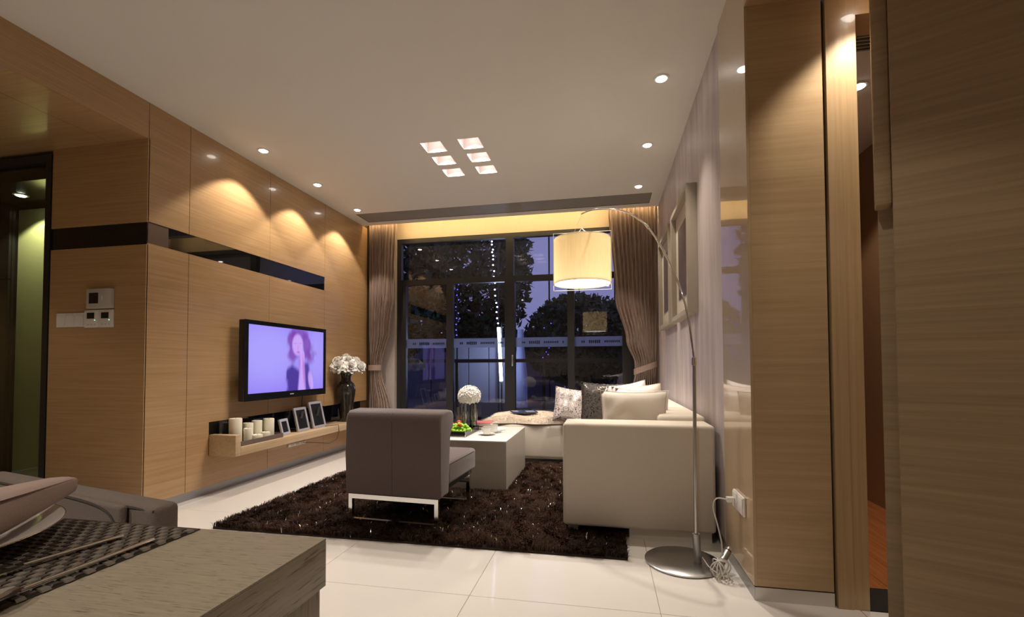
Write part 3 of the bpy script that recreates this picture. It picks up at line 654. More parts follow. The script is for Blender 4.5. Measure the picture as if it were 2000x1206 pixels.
# ------------------------------------------------------------------ curtains
def curtain(name, label, prof, y0, n, mirror, tz, tie_half):
    # prof: list of (z, xl, xr); pleats get deeper where the cloth is gathered
    t_ = thing(name, label, 'curtain', (0, y0, 0), 0, 'curtains beside the tall window')
    def interp(z):
        for (za, a, b_), (zb, c, d) in zip(prof, prof[1:]):
            if za <= z <= zb:
                s = (z-za)/(zb-za); s = s*s*(3-2*s) if True else s
                return a+(c-a)*s, b_+(d-b_)*s
        return prof[-1][1:]
    def fn(bm):
        NZ, NX = 60, n*10; rows = []
        for i in range(NZ+1):
            z = prof[0][0]+(prof[-1][0]-prof[0][0])*i/NZ; xl, xr = interp(z); row = []
            w = xr-xl; amp = .022+.020*max(0, 1-abs(z-tz)/.5)*0
            pinch = math.exp(-((z-tz)/.10)**2); amp *= (1-.55*pinch)
            for j in range(NX+1):
                u = j/NX; ph = 2*pi*n*u+0.2*math.sin(1.3*z+3*u)+.35*noise.noise(Vector((u*3, z*.7, n)))
                bul = .05*math.sin(pi*u)*(1-.0*pinch)
                x = xl+w*u+.006*math.sin(2*ph); y = -bul+amp*math.sin(ph)+.008*math.sin(2.7*ph+z)
                row.append(bm.verts.new((x, y, z)))
            rows.append(row)
        for a, b_ in zip(rows, rows[1:]):
            for j in range(NX): bm.faces.new((a[j], a[j+1], b_[j+1], b_[j]))
    part('cloth', 'curtain_cloth', t_, fn, True, 180)
    xl, xr = interp(tz)
    def tie(bm):
        rows = []; N = 28
        for q in range(4):
            row = []
            for k in range(N):
                a = 2*pi*k/N; xx = (xl+xr)/2+(xr-xl)/2*1.10*math.cos(a); y = -.03+.075*math.sin(a)
                row.append(bm.verts.new((xx, y, tz+(q/3-.5)*tie_half*2+mirror*.05*math.cos(a))))
            rows.append(row)
        for a, b_ in zip(rows, rows[1:]):
            for k in range(N): bm.faces.new((a[k], a[(k+1) % N], b_[(k+1) % N], b_[k]))
    part('tie_band', 'curtain_tie', t_, tie, True, 180)
    return t_
curtain('curtain', 'brown pleated curtain tied back beside the oak wall', [(.015, -3.045, -2.60), (.47, -3.045, -2.735), (.93, -3.022, -2.862), (1.02, -3.024, -2.860), (1.5, -3.045, -2.74), (2.0, -3.05, -2.68), (2.98, -3.05, -2.655)], 5.62, 10, 0, .985, .035)
curtain('curtain', 'brown pleated curtain tied back behind the sofa cushions', [(.015, .26, .59), (.60, .30, .585), (.92, .352, .592), (1.02, .352, .596), (1.30, .255, .605), (1.8, .14, .61), (2.98, .062, .615)], 5.62, 11, 1, .975, .035)

# ------------------------------------------------------------------ rug
RX0, RX1, RY0, RY1 = -2.38, .11, 2.47, 4.66
rg = thing('shag_rug', 'dark brown shaggy rug with glinting threads under the coffee table', 'rug', (0, 0, 0))
boxo('backing', 'rug_base', rg, RX0, RX1, RY0, RY1, .001, .010)
TBX0, TBX1, TBY0, TBY1 = -1.95, -.755, 3.545, 4.42
def fibres(n, h0, h1, wid, filt=None, seed=1):
    r = np.random.default_rng(seed)
    x = r.uniform(RX0, RX1, n); y = r.uniform(RY0, RY1, n)
    k = ~((x > TBX0) & (x < TBX1-.0) & (y > TBY0) & (y < TBY1)); x, y = x[k], y[k]; n = len(x)
    # clumps share a lean direction
    gx = np.floor(x/.05).astype(int); gy = np.floor(y/.05).astype(int); hsh = np.sin(gx*12.9898+gy*78.233)*43758.5453; hsh = hsh-np.floor(hsh)
    a = hsh*2*np.pi+r.normal(0, .6, n); L = r.uniform(h0, h1, n); lean = r.uniform(.25, 1.0, n)
    dx, dy = np.cos(a), np.sin(a); wx, wy = -dy*wid, dx*wid
    z0 = np.full(n, .006)
    p0 = np.stack([x, y, z0], 1); p1 = p0+np.stack([dx*L*.35*lean, dy*L*.35*lean, L*.72], 1); p2 = p0+np.stack([dx*L*1.0*lean, dy*L*1.0*lean, L*(1.05-.35*lean)], 1)
    wv = np.stack([wx, wy, np.zeros(n)], 1)
    V = np.stack([p0-wv, p0+wv, p1-wv*.9, p1+wv*.9, p2], 1).reshape(-1, 3)
    b = np.arange(n)*5
    Q = np.stack([b, b+1, b+3, b+2], 1); T = np.stack([b+2, b+3, b+4], 1)
    big = np.sin(x*5.1+1.7*np.sin(y*3.3))*np.sin(y*4.3+1.1*np.sin(x*2.9)); tone = np.clip(.42+.22*big+.25*(hsh-.5)+r.normal(0, .14, n), 0, 1)
    return V, Q, T, tone
def tri_quad_mesh(name, V, Q, T, mat, parent, tone=None, per=5):
    me = bpy.data.meshes.new(name); nv = len(V); nq, nt = len(Q), len(T)
    me.vertices.add(nv); me.vertices.foreach_set('co', V.astype(np.float32).ravel())
    me.loops.add(nq*4+nt*3); me.loops.foreach_set('vertex_index', np.concatenate([Q.ravel(), T.ravel()]).astype(np.int32))
    me.polygons.add(nq+nt); st = np.concatenate([np.arange(nq)*4, nq*4+np.arange(nt)*3]).astype(np.int32); me.polygons.foreach_set('loop_start', st)
    me.update(calc_edges=True)
    if tone is not None:
        a = me.attributes.new('tone', 'FLOAT', 'POINT'); a.data.foreach_set('value', np.repeat(tone, per).astype(np.float32))
    me.materials.append(MATS[mat]); me.validate()
    o = bpy.data.objects.new(name, me); COL.objects.link(o); o.parent = parent; return o
V, Q, T, tone = fibres(230000, .022, .048, .0016)
o = tri_quad_mesh('pile', V, Q, T, 'rug_fibre', rg, tone); o['kind'] = 'stuff'
V, Q, T, tone = fibres(1700, .034, .052, .0024, seed=5)
o = tri_quad_mesh('tinsel_threads', V, Q, T, 'rug_tinsel', rg); o['kind'] = 'stuff'; o['label'] = 'silvery glinting threads'

# ------------------------------------------------------------------ lounge chair
ch = thing('lounge_chair', 'low armless brown velvet lounge chair on a chrome sled frame', 'chair', (-1.285, 2.665, 0), math.radians(-3.5))
hw = .325
def chair_back(bm):
    # side profile (y forward, z) extruded across the width; bolster rolls forward at the top
    pr_ = [(0, .205), (-.004, .45), (-.008, .665), (.004, .705), (.03, .722), (.13, .728), (.185, .718), (.205, .69), (.205, .635), (.185, .605), (.14, .592), (.125, .57), (.125, .21)]
    vs_ = [[bm.verts.new((x, y, z)) for y, z in pr_] for x in (-hw, hw)]
    n_ = len(pr_)
    for i in range(n_): bm.faces.new((vs_[0][i], vs_[0][(i+1) % n_], vs_[1][(i+1) % n_], vs_[1][i]))
    bm.faces.new(vs_[0]); bm.faces.new(vs_[1][::-1])
    es = [e for e in bm.edges if (abs(e.verts[0].co.x-e.verts[1].co.x) < 1e-6)]
    bmesh.ops.bevel(bm, geom=es, offset=.016, segments=3, profile=.5, affect='EDGES', clamp_overlap=True)
part('backrest', 'brown_velvet', ch, chair_back, True, 50)
part('back_seam', 'piping', ch, lambda bm: tube(bm, [(0, .0005, .215), (0, -.003, .45), (0, -.0068, .66), (0, .006, .706), (0, .04, .7225)], .0022, 6), True)
def chair_seat(bm):
    box(bm, -hw+.004, hw-.004, .127, .645, .255, .405); bevel(bm, .025, 3)
    for v in bm.verts:
        if v.co.z > .33: v.co.z -= .02*(1-(v.co.y-.127)/.52)*0+ .012*(1-math.cos(v.co.x/hw*pi))*.0; 
part('seat', 'brown_velvet', ch, chair_seat, True, 50)
part('seat_seam', 'piping', ch, lambda bm: tube(bm, [(hw-.004, .13, .385), (hw-.004, .60, .385), (hw-.03, .645, .385), (-hw+.03, .645, .385)], .002, 6), True)
def sled(bm, y, w=.014):
    for b_ in ((-.305, .305, .172, .20), (-.305, .305, .034, .048)): box(bm, b_[0], b_[1], y-.012, y+.012, b_[2], b_[3])
    for x in (-.305, .280): box(bm, x, x+.025, y-.012, y+.012, .048, .172)
o = part('rear_frame', 'chrome', ch, lambda bm: sled(bm, .014))
o = part('front_frame', 'chrome', ch, lambda bm: (sled(bm, .56), [box(bm, x, x+.025, .548, .572, .2, .252) for x in (-.305, .280)]))
for x in (-.30, .275): boxo('seat_rail', 'black_frame', ch, x, x+.025, .130, .60, .225, .254)

# ------------------------------------------------------------------ coffee table and things on it
TZ = .412
ct = thing('coffee_table', 'low boxy greige lacquer coffee table with a white top', 'table', ((TBX0+TBX1)/2, (TBY0+TBY1)/2, 0))
tw, td = (TBX1-TBX0)/2, (TBY1-TBY0)/2
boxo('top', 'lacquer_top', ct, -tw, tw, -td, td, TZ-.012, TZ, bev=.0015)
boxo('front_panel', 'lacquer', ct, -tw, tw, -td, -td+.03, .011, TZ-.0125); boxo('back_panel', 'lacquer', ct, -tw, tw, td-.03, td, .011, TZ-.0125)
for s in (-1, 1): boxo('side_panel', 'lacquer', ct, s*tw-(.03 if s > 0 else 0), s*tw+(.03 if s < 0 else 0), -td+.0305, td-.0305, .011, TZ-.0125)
# black tray
ty = thing('serving_tray', 'square black lacquer tray with a clear acrylic rim', 'tray', (-1.33, 3.90, TZ+.001))
boxo('base', 'black_gloss', ty, -.20, .20, -.22, .22, 0, .012)
for b_ in ((-.20, .20, -.22, -.212), (-.20, .20, .212, .22)): boxo('rim', 'black_gloss', ty, *b_, .0125, .045)
for b_ in ((-.20, -.192, -.2115, .2115), (.192, .20, -.2115, .2115)): boxo('rim', 'black_gloss', ty, *b_, .0125, .045)
for b_ in ((-.206, .206, -.226, -.2205), (-.206, .206, .2205, .226)): tag(boxo('edge_strip', 'satin_frame', ty, *b_, 0, .006), 'pale lower edge')
for x in (-.205, .2005): tag(boxo('corner_post', 'chrome', ty, x, x+.005, -.226, -.2205, .0065, .048), 'bright corner')
# grapes
gp = thing('grape_bunch', 'bunch of green grapes heaped on the black tray', 'grapes', (-1.235, 3.86, TZ+.014))
gm = bmesh.new(); bmesh.ops.create_uvsphere(gm, u_segments=10, v_segments=7, radius=.0165); g0 = finish('grape', gm, 'grape', gp, True, 180); gr2 = None
R_ = random.Random(3); pts = []
for q in range(900):
    if len(pts) >= 62: break
    a = R_.uniform(0, 2*pi); rr = R_.random()**.5; x, y = .105*rr*math.cos(a), .075*rr*math.sin(a)
    z = .017+R_.random()*.065*(1-rr**2); p = Vector((x, y, z))
    if all((p-q2).length > .023 for q2 in pts): pts.append(p)
for i, p in enumerate(pts):
    o = g0 if i == 0 else g0.copy()
    if i: COL.objects.link(o); o.parent = gp
    o.location = p
gm = bmesh.new(); bmesh.ops.create_uvsphere(gm, u_segments=10, v_segments=7, radius=.019); r_ = finish('red_fruit', gm, 'grape_red', gp, True, 180); r_.location = (-.075, .02, .07)
r2 = r_.copy(); COL.objects.link(r2); r2.parent = gp; r2.location = (.015, -.045, .068); r3 = r_.copy(); COL.objects.link(r3); r3.parent = gp; r3.location = (-.02, .05, .082)
part('stalk', 'leaf_green', gp, lambda bm: tube(bm, [(.06, -.04, .03), (.085, -.075, .02), (.105, -.09, .006)], .003, 6), True)
# glass vases with a white bloom
gv = [(-1.255, 4.06, .034, .245), (-1.175, 4.09, .034, .225), (-1.30, 4.085, .034, .20)]
for i, (x, y, r, h) in enumerate(gv):
    t_ = thing('glass_vase', ('slender clear glass cylinder vase, tallest of the three', 'slender clear glass cylinder vase, middle height of the three', 'slender clear glass cylinder vase, shortest of the three')[i], 'vase', (x, y, TZ+.0145 if x < -1.14 else TZ+.001))
    part('wall', 'clear_glass', t_, lambda bm: lathe(bm, [(r, .012), (r, h), (r-.003, h), (r-.003, .014)], 28, cap0=False, cap1=False), True)
    part('base', 'clear_glass', t_, lambda bm: lathe(bm, [(r-.001, 0), (r, .002), (r, .011), (.002, .0115)], 28, cap1=False), True)
hy = thing('hydrangea', 'full round white hydrangea bloom above the glass vases', 'flower', (-1.215, 4.09, TZ+.03))
part('stem', 'stem_green', hy, lambda bm: tube(bm, [(0.03, -.0, 0), (.03, .0, .12), (.01, 0, .27)], .005, 6), True)
def florets(bm):
    r = random.Random(2); N = 190
    for i in range(N):
        zf = 1-1.62*(i+.5)/N; th = i*2.39996; s = math.sqrt(max(0, 1-zf*zf)); d = Vector((s*math.cos(th), s*math.sin(th), zf))
        c = Vector((0, 0, .285))+Vector((d.x*.098, d.y*.098, d.z*.088))*(1+.10*noise.noise(d*2.3)+r.uniform(-.05, .05)); q = d.to_track_quat('Z', 'Y').to_matrix().to_4x4(); M = Matrix.Translation(c) @ q @ Matrix.Rotation(r.uniform(0, 6), 4, 'Z')
        for k in range(4):
            A = Matrix.Rotation(k*pi/2, 4, 'Z'); L = .019*r.uniform(.85, 1.15)
            P = [(0, 0, 0), (L*.6, -L*.55, .004), (L*1.15, 0, .008), (L*.6, L*.55, .004)]
            quad(bm, [M @ A @ Vector(p) for p in P])
part('bloom', 'petal_white', hy, florets)
for i, (x, y, h) in enumerate(((-1.247, 4.05, .14), (-1.182, 4.085, .12))):
    def gl(bm, h=h):
        for k in range(6):
            z = h*(k+1)/7; a = k*2.4; L = .020
            quad(bm, [(0, 0, z), (L*math.cos(a-.4), L*math.sin(a-.4), z+.010), (L*1.25*math.cos(a), L*1.25*math.sin(a), z+.024), (L*math.cos(a+.4), L*math.sin(a+.4), z+.010)])
        tube(bm, [(0, 0, 0), (.003, .002, h*.6), (0, 0, h)], .004, 6)
    tag(part('green_sprig', 'leaf_green', None, gl), ('bright green sprig standing inside the tallest glass vase', 'bright green sprig standing inside the middle glass vase')[i], 'plant').location = (x, y, TZ+.028)
# books
for i, (sx, sy, z, h, mt, lb) in enumerate(((.09, .115, 0, .026, 'book_dark', 'dark covered book at the bottom of the stack'), (.085, .11, .027, .030, 'book_red', 'red covered book on top of the stack'))):
    b_ = thing('book', lb, 'book', (-1.13, 4.27, TZ+.001+z), .1, 'stacked books on the coffee table')
    boxo('cover', mt, b_, -sx, sx, -sy, sy, 0, .003); boxo('cover', mt, b_, -sx, sx, -sy, sy, h-.003, h); boxo('pages', 'paper', b_, -sx+.004, sx-.004, -sy+.004, sy-.004, .0031, h-.0031)
# cups
def cup(x, y, rz, lb):
    s_ = thing('saucer', 'round white saucer with a gold edge under %s' % lb[0], 'saucer', (x, y, TZ+.001), 0, 'saucers on the coffee table')
    part('dish', 'porcelain', s_, lambda bm: lathe(bm, [(.030, 0), (.034, .002), (.066, .010), (.074, .013), (.073, .0145), (.060, .0105), (.030, .0055), (.002, .0055)], 36, cap1=False), True, 60)
    part('gold_rim', 'gold_band', s_, lambda bm: tube(bm, [(.0738*math.cos(2*pi*k/36), .0738*math.sin(2*pi*k/36), .0138) for k in range(36)], .0012, 6, closed=True), True)
    c_ = thing('coffee_cup', lb[1], 'cup', (x, y, TZ+.0075), rz, 'cups on the coffee table')
    part('body', 'porcelain', c_, lambda bm: lathe(bm, [(.022, 0), (.030, .001), (.033, .008), (.035, .062), (.0335, .062), (.031, .010), (.002, .006)], 32, cap1=False), True, 60)
    part('handle', 'porcelain', c_, lambda bm: tube(bm, [(-.033, 0, .048), (-.047, 0, .050), (-.055, 0, .038), (-.050, 0, .022), (-.033, 0, .015)], .0045, 8), True)
    part('gold_band', 'gold_band', c_, lambda bm: tube(bm, [(.0354*math.cos(2*pi*k/32), .0354*math.sin(2*pi*k/32), .056) for k in range(32)], .0009, 6, closed=True), True)
    t_ = thing('teaspoon', 'small silver teaspoon beside %s' % lb[0], 'spoon', (x+.052, y+.012, TZ+.017), rz+.3, 'teaspoons on the saucers')
    part('handle', 'chrome', t_, lambda bm: tube(bm, [(-.03, 0, 0), (.03, 0, .002), (.055, 0, .006)], [.002, .0022, .003], 6), True)
    part('bowl', 'chrome', t_, lambda bm: lathe(bm, [(.010, .003), (.007, 0), (.002, -.001)], 14, (-.038, 0, 0), cap0=False), True)
cup(-.99, 3.86, -.4, ('the cup nearer the tray corner', 'white straight-sided coffee cup nearer the front of the table'))
cup(-.965, 4.01, -.4, ('the cup nearer the books', 'white straight-sided coffee cup behind the first, nearer the books'))

# ------------------------------------------------------------------ sofa
sf = thing('sofa', 'large cream linen corner sofa along the lilac wall', 'sofa', (0, 0, 0))
def soft(name, mat, b_, bev=.03, seg=4):
    o = boxo(name, mat, sf, *b_, bev=bev, seg=seg); return o
soft('arm', 'sofa_linen', (-.245, .604, 2.752, 3.0, .062, .662), .022)
soft('backrest', 'sofa_linen', (.325, .606, 3.003, 5.40, .062, .690), .03)
soft('seat_base', 'sofa_linen', (-.245, .322, 3.003, 4.665, .062, .30), .02)
soft('seat_cushion', 'sofa_linen', (-.250, .322, 3.005, 4.66, .302, .43), .035)
soft('chaise', 'sofa_linen', (-1.17, .322, 4.667, 5.40, .055, .405), .04)
for i, (x0, x1, y0, y1) in enumerate(((.135, .585, 2.79, 2.90), (-.22, -.16, 2.80, 2.86), (-1.12, -1.04, 4.72, 4.80), (-1.12, -1.04, 5.28, 5.36), (.45, .56, 5.28, 5.36))):
    boxo('foot', 'sofa_white_base', sf, x0, x1, y0, y1, .011 if i in (1,) else .0, .060)
# cushions
def cushion(name, label, mat, w, h, t_, loc, rot, seed=0, cat='cushion', crease=.0):
    o = thing(name, label, cat, loc, 0, 'cushions on the sofa'); o.rotation_euler = rot
    def fn(bm):
        N = 16; r = seed*3.7
        for s in (-1, 1):
            g_ = []
            for i in range(N+1):
                row = []
                for j in range(N+1):
                    u, v = 2*i/N-1, 2*j/N-1
                    x = u*w/2*(1-.07*(1-v*v)*abs(u)); z = v*h/2*(1-.07*(1-u*u)*abs(v))
                    p = ((1-u**4)*(1-v**4)); y = s*t_/2*max(0, p)**.55
                    y += s*.010*noise.noise(Vector((u*2+r, v*2, s)))*p + s*crease*math.sin(9*(u-v)+r)*p*max(0, -u)
                    row.append(bm.verts.new((x, y, z+h/2)))
                g_.append(row)
            for i in range(N):
                for j in range(N): bm.faces.new((g_[i][j], g_[i+1][j], g_[i+1][j+1], g_[i][j+1]))
        bmesh.ops.remove_doubles(bm, verts=bm.verts[:], dist=1e-4)
    part('cover', mat, o, fn, True, 180)
    def pp(bm):
        P = []
        for a, b_, n_ in (((-1, -1), (1, -1), 10), ((1, -1), (1, 1), 10), ((1, 1), (-1, 1), 10), ((-1, 1), (-1, -1), 10)):
            for k in range(n_):
                u = a[0]+(b_[0]-a[0])*k/n_; v = a[1]+(b_[1]-a[1])*k/n_; P.append((u*w/2*(1-.07*(1-v*v)*abs(u)), 0, v*h/2*(1-.07*(1-u*u)*abs(v))+h/2))
        tube(bm, P, .003, 6, closed=True)
    part('seam', mat, o, pp, True)
    return o
cushion('cushion', 'cream linen rectangular cushion leaning on the sofa arm', 'cream_linen', .43, .40, .15, (.19, 3.13, .435), (math.radians(-6), 0, .03), 1, crease=.012)
cushion('cushion', 'shiny white satin cushion just behind the cream rectangular one', 'white_satin', .37, .41, .13, (.245, 3.30, .435), (math.radians(-14), math.radians(3), .05), 2, crease=.01)
cushion('cushion', 'peach satin cushion between the white satin ones', 'peach_satin', .36, .44, .13, (.265, 3.47, .435), (math.radians(-17), math.radians(-4), .04), 3)
cushion('cushion', 'white satin cushion furthest back of the stack by the sofa back', 'white_satin', .30, .45, .11, (.235, 3.68, .435), (math.radians(-16), math.radians(-10), -.05), 4)
cushion('cushion', 'dark grey sequin cushion in the middle of the sofa', 'grey_sequin', .42, .42, .13, (-.01, 4.22, .435), (math.radians(-14), math.radians(2), .05), 5)
cushion('cushion', 'pale lilac sequin cushion next to the fur throw', 'lilac_sequin', .33, .36, .14, (-.345, 4.58, .435), (math.radians(-20), math.radians(9), .22), 6)
# fur throw and magazine
ft = thing('fur_throw', 'cream shaggy fur throw over the chaise end of the sofa', 'throw', (-.80, 4.995, .407))
def fur_surf(u, v):
    e = max(0, 1-max(abs(u), abs(v))**6); x = u*(.41+.03*math.sin(5*v)); y = v*(.33+.02*math.sin(6*u)); z = .004+.078*e**.5*(.75+.35*noise.noise(Vector((u*1.8, v*1.8, .3))))
    return Vector((x, y, z))
def fur(bm):
    N = 24; g_ = [[bm.verts.new(fur_surf(2*i/N-1, 2*j/N-1)) for j in range(N+1)] for i in range(N+1)]
    for i in range(N):
        for j in range(N): bm.faces.new((g_[i][j], g_[i+1][j], g_[i+1][j+1], g_[i][j+1]))
part('hide', 'fur_base', ft, fur, True, 180)
n_ = 26000; us = rng.uniform(-1, 1, (n_, 2)); base = np.array([fur_surf(u, v)[:] for u, v in us]); a = rng.uniform(0, 2*np.pi, n_); L = rng.uniform(.012, .028, n_)
d = np.stack([np.cos(a)*.8+us[:, 0]*.8, np.sin(a)*.8+us[:, 1]*.8, np.full(n_, .55)], 1); wv = np.stack([-np.sin(a), np.cos(a), 0*a], 1)*.0014
V = np.stack([base-wv, base+wv, base+d*L[:, None]], 1).reshape(-1, 3); b_ = np.arange(n_)*3
o = tri_quad_mesh('fur_pile', V, np.zeros((0, 4), int), np.stack([b_, b_+1, b_+2], 1), 'fur', ft); o['kind'] = 'stuff'
mg = thing('magazine', 'open dark blue magazine lying on the fur throw', 'magazine', (-.865, 5.0, .497), .35)
boxo('cover', 'magazine_cover', mg, -.14, .14, -.10, .10, 0, .006)
boxo('page_photo', 'magazine_photo', mg, .02, .12, -.08, .08, .0062, .0068); boxo('page_photo', 'magazine_photo', mg, -.12, -.06, -.03, .08, .0062, .0068)

# ------------------------------------------------------------------ wall pictures
for i, (y0, y1) in enumerate(((3.29, 4.05), (4.22, 4.98))):
    t_ = thing('picture_frame', ('deep beige box frame with a dark picture, nearer the oak pier', 'deep beige box frame with a dark picture, nearer the window')[i], 'picture', (RX, (y0+y1)/2, 1.36), 0, 'framed pictures on the lilac wall')
    h, w = .885, (y1-y0)/2
    for nm, b_ in (('stile', (-w, -w+.035, 0, h)), ('stile', (w-.035, w, 0, h)), ('rail', (-w+.036, w-.036, h-.035, h)), ('rail', (-w+.036, w-.036, 0, .035))): boxo(nm, 'art_frame', t_, -.068, -.001, *b_)
    boxo('mat_board', 'art_mat', t_, -.030, -.010, -w+.036, w-.036, .036, h-.036); boxo('picture', 'art_dark', t_, -.033, -.0305, -w+.16, w-.16, .16, h-.16)

# ------------------------------------------------------------------ arc floor lamp
LBX, LBY = .382, 2.50
lp = thing('floor_lamp', 'steel arc floor lamp with a beige drum shade reaching over the sofa', 'lamp', (LBX, LBY, 0))
part('base', 'steel', lp, lambda bm: lathe(bm, [(.178, 0), (.184, .003), (.185, .010), (.181, .013), (.10, .0138), (.004, .014)], 64, cap1=True), True, 50)
b_ = MATS['steel']; tt = b_.node_tree; 
PB = Vector((.447-LBX, 2.483-LBY, 0))
part('sleeve', 'baseboard_metal', lp, lambda bm: tube(bm, [PB+Vector((.004, 0, .0145)), PB+Vector((-.002, 0, .155))], .0185, 16), True)
part('pole', 'steel', lp, lambda bm: tube(bm, [PB+Vector((-.002, 0, .156)), PB+Vector((.001, 0, 1.0))], .009, 12), True)
part('collar', 'chrome', lp, lambda bm: tube(bm, [PB+Vector((.001, 0, 1.001)), PB+Vector((.0, 0, 1.04))], .0125, 14), True)
arc = [(.447, 2.483, 1.041), (.440, 2.49, 1.12), (.428, 2.513, 1.25), (.400, 2.555, 1.40), (.355, 2.625, 1.56), (.302, 2.709, 1.708), (.257, 2.781, 1.811), (.205, 2.862, 1.890), (.150, 2.948, 1.957), (.06, 3.091, 2.035), (-.042, 3.251, 2.094), (-.110, 3.358, 2.118), (-.152, 3.424, 2.124)]
off = Vector((LBX, LBY, 0))
def smooth_path(P, n=4):
    P = [Vector(p) for p in P]; out = []
    for i in range(len(P)-1):
        p0, p1, p2, p3 = P[max(i-1, 0)], P[i], P[i+1], P[min(i+2, len(P)-1)]
        for k in range(n):
            s = k/n; out.append(.5*((2*p1)+(-p0+p2)*s+(2*p0-5*p1+4*p2-p3)*s*s+(-p0+3*p1-3*p2+p3)*s**3))
    return out+[P[-1]]
part('arm', 'chrome', lp, lambda bm: tube(bm, [p-off for p in smooth_path(arc)], .0055, 10), True)
part('arm_joint', 'chrome', lp, lambda bm: tube(bm, [Vector((.262, 2.773, 1.801))-off, Vector((.250, 2.792, 1.826))-off], .009, 10), True)
SC = Vector((-.152, 3.424, 0))-off; SR, S0, S1 = .207, 1.602, 1.932
shd = part('lamp_shade', 'shade_fabric', lp, lambda bm: lathe(bm, [(SR, S0), (SR, S1)], 64, SC, cap0=False, cap1=False), True)
for z in (S0, S1): part('hem', 'paper', shd, lambda bm: tube(bm, [SC+Vector((SR*math.cos(2*pi*k/64), SR*math.sin(2*pi*k/64), z)) for k in range(64)], .002, 6, closed=True), True)
part('diffuser', 'lamp_diffuser', lp, lambda bm: lathe(bm, [(SR-.004, S0+.006), (.002, S0+.004)], 48, SC, cap0=False), True)
part('top_cover', 'paper', lp, lambda bm: lathe(bm, [(SR-.004, S1-.01), (.002, S1-.01)], 48, SC, cap0=False), True)
def wire(bm):
    X = SR+.004
    tube(bm, [SC+Vector(p) for p in ((-X, 0, S0-.045), (-X, 0, S1+.055), (-.04, 0, S1+.055), (-.018, 0, S1+.063), (0, 0, S1+.085), (.018, 0, S1+.063), (.04, 0, S1+.055), (X, 0, S1+.055), (X, 0, S0-.045), (-X, 0, S0-.045))], .0028, 6)
part('wire_frame', 'satin_frame', lp, wire)
part('suspension_cord', 'cable_clear', lp, lambda bm: (tube(bm, [SC+Vector((0, 0, S1+.085)), SC+Vector((0, .0, 2.124))], .0013, 6), tube(bm, [SC+Vector((0, 0, 2.12)), SC+Vector((-.03, 0, 2.06)), SC+Vector((-.055, 0, 1.99)), SC+Vector((-.04, 0, 1.925))], .0013, 6)))
pl = bpy.data.lights.new('bulb', 'POINT'); pl.energy = .55; pl.color = (1, .80, .52); pl.shadow_soft_size = .05
o = bpy.data.objects.new('bulb', pl); COL.objects.link(o); o.location = SC+Vector((0, 0, 1.77)); o.parent = lp
# cord to the outlet
ou = thing('wall_outlet', 'white double wall outlet on the glossy oak pier', 'outlet', (GX, 2.34, .36))
boxo('plate', 'white_plastic', ou, -.012, -.0005, -.085, .085, -.043, .043, bev=.003)
for y in (-.042, .042): boxo('socket', 'white_plastic', ou, -.016, -.0125, y-.036, y+.036, -.036, .036, bev=.001)
plug = thing('power_plug', 'small white plug in the wall outlet with clear lamp cord', 'plug', (GX-.0165, 2.385, .36))
boxo('body', 'white_plastic', plug, -.035, -.0002, -.014, .014, -.012, .012, bev=.003)
part('cord', 'cable_clear', plug, lambda bm: tube(bm, smooth_path([(-.034, 0, 0), (-.075, .02, -.004), (-.088, .03, -.05), (-.07, .03, -.13), (-.055, .015, -.22), (-.06, .0, -.29), (-.075, -.03, -.335), (-.10, -.06, -.354)]), .0035, 6), True)
sw = thing('cord_switch', 'metal cylinder foot switch with a bundled clear cord by the lamp base', 'switch', (.545, 2.365, .001))
part('cylinder', 'baseboard_metal', sw, lambda bm: tube(bm, [(-.012, .0, .060), (.032, .055, .098)], .016, 14), True)
part('cap', 'chrome', sw, lambda bm: tube(bm, [(.033, .056, .099), (.040, .066, .105)], .019, 14), True)
for k in range(5):
    part('cord_loop', 'cable_clear', sw, lambda bm, k=k: tube(bm, [Matrix.Rotation(.5*k, 3, 'Z') @ Vector((.044*math.cos(2*pi*q/24), .012*math.sin(2*pi*q/24)*(k-2), .047+.043*math.sin(2*pi*q/24))) + Vector((-.018, -.02, 0)) for q in range(24)], .003, 6, closed=True), True)
part('lamp_lead', 'cable_clear', sw, lambda bm: tube(bm, [(-.03, -.02, .02), (-.06, .03, .030), (-.075, .10, .045)], .0025, 6), True)

# ------------------------------------------------------------------ dining corner
DX, DY, DZ = -.399, .615, .75
dt = thing('dining_table', 'grey-beige limed oak dining table with a thick top', 'table', (DX, DY, 0))
boxo('top', 'table_oak_top', dt, -1.5, -.0005, -.9, 0, DZ-.003, DZ)
boxo('edge_band', 'table_oak_edge', dt, -1.5, 0, -.9, 0, DZ-.068, DZ-.0032, bev=.001)
boxo('end_panel', 'table_oak_leg', dt, -.07, -.006, -.9, -.006, 0, DZ-.0685)
boxo('end_panel', 'table_oak_leg', dt, -1.49, -1.43, -.9, -.006, 0, DZ-.0685)
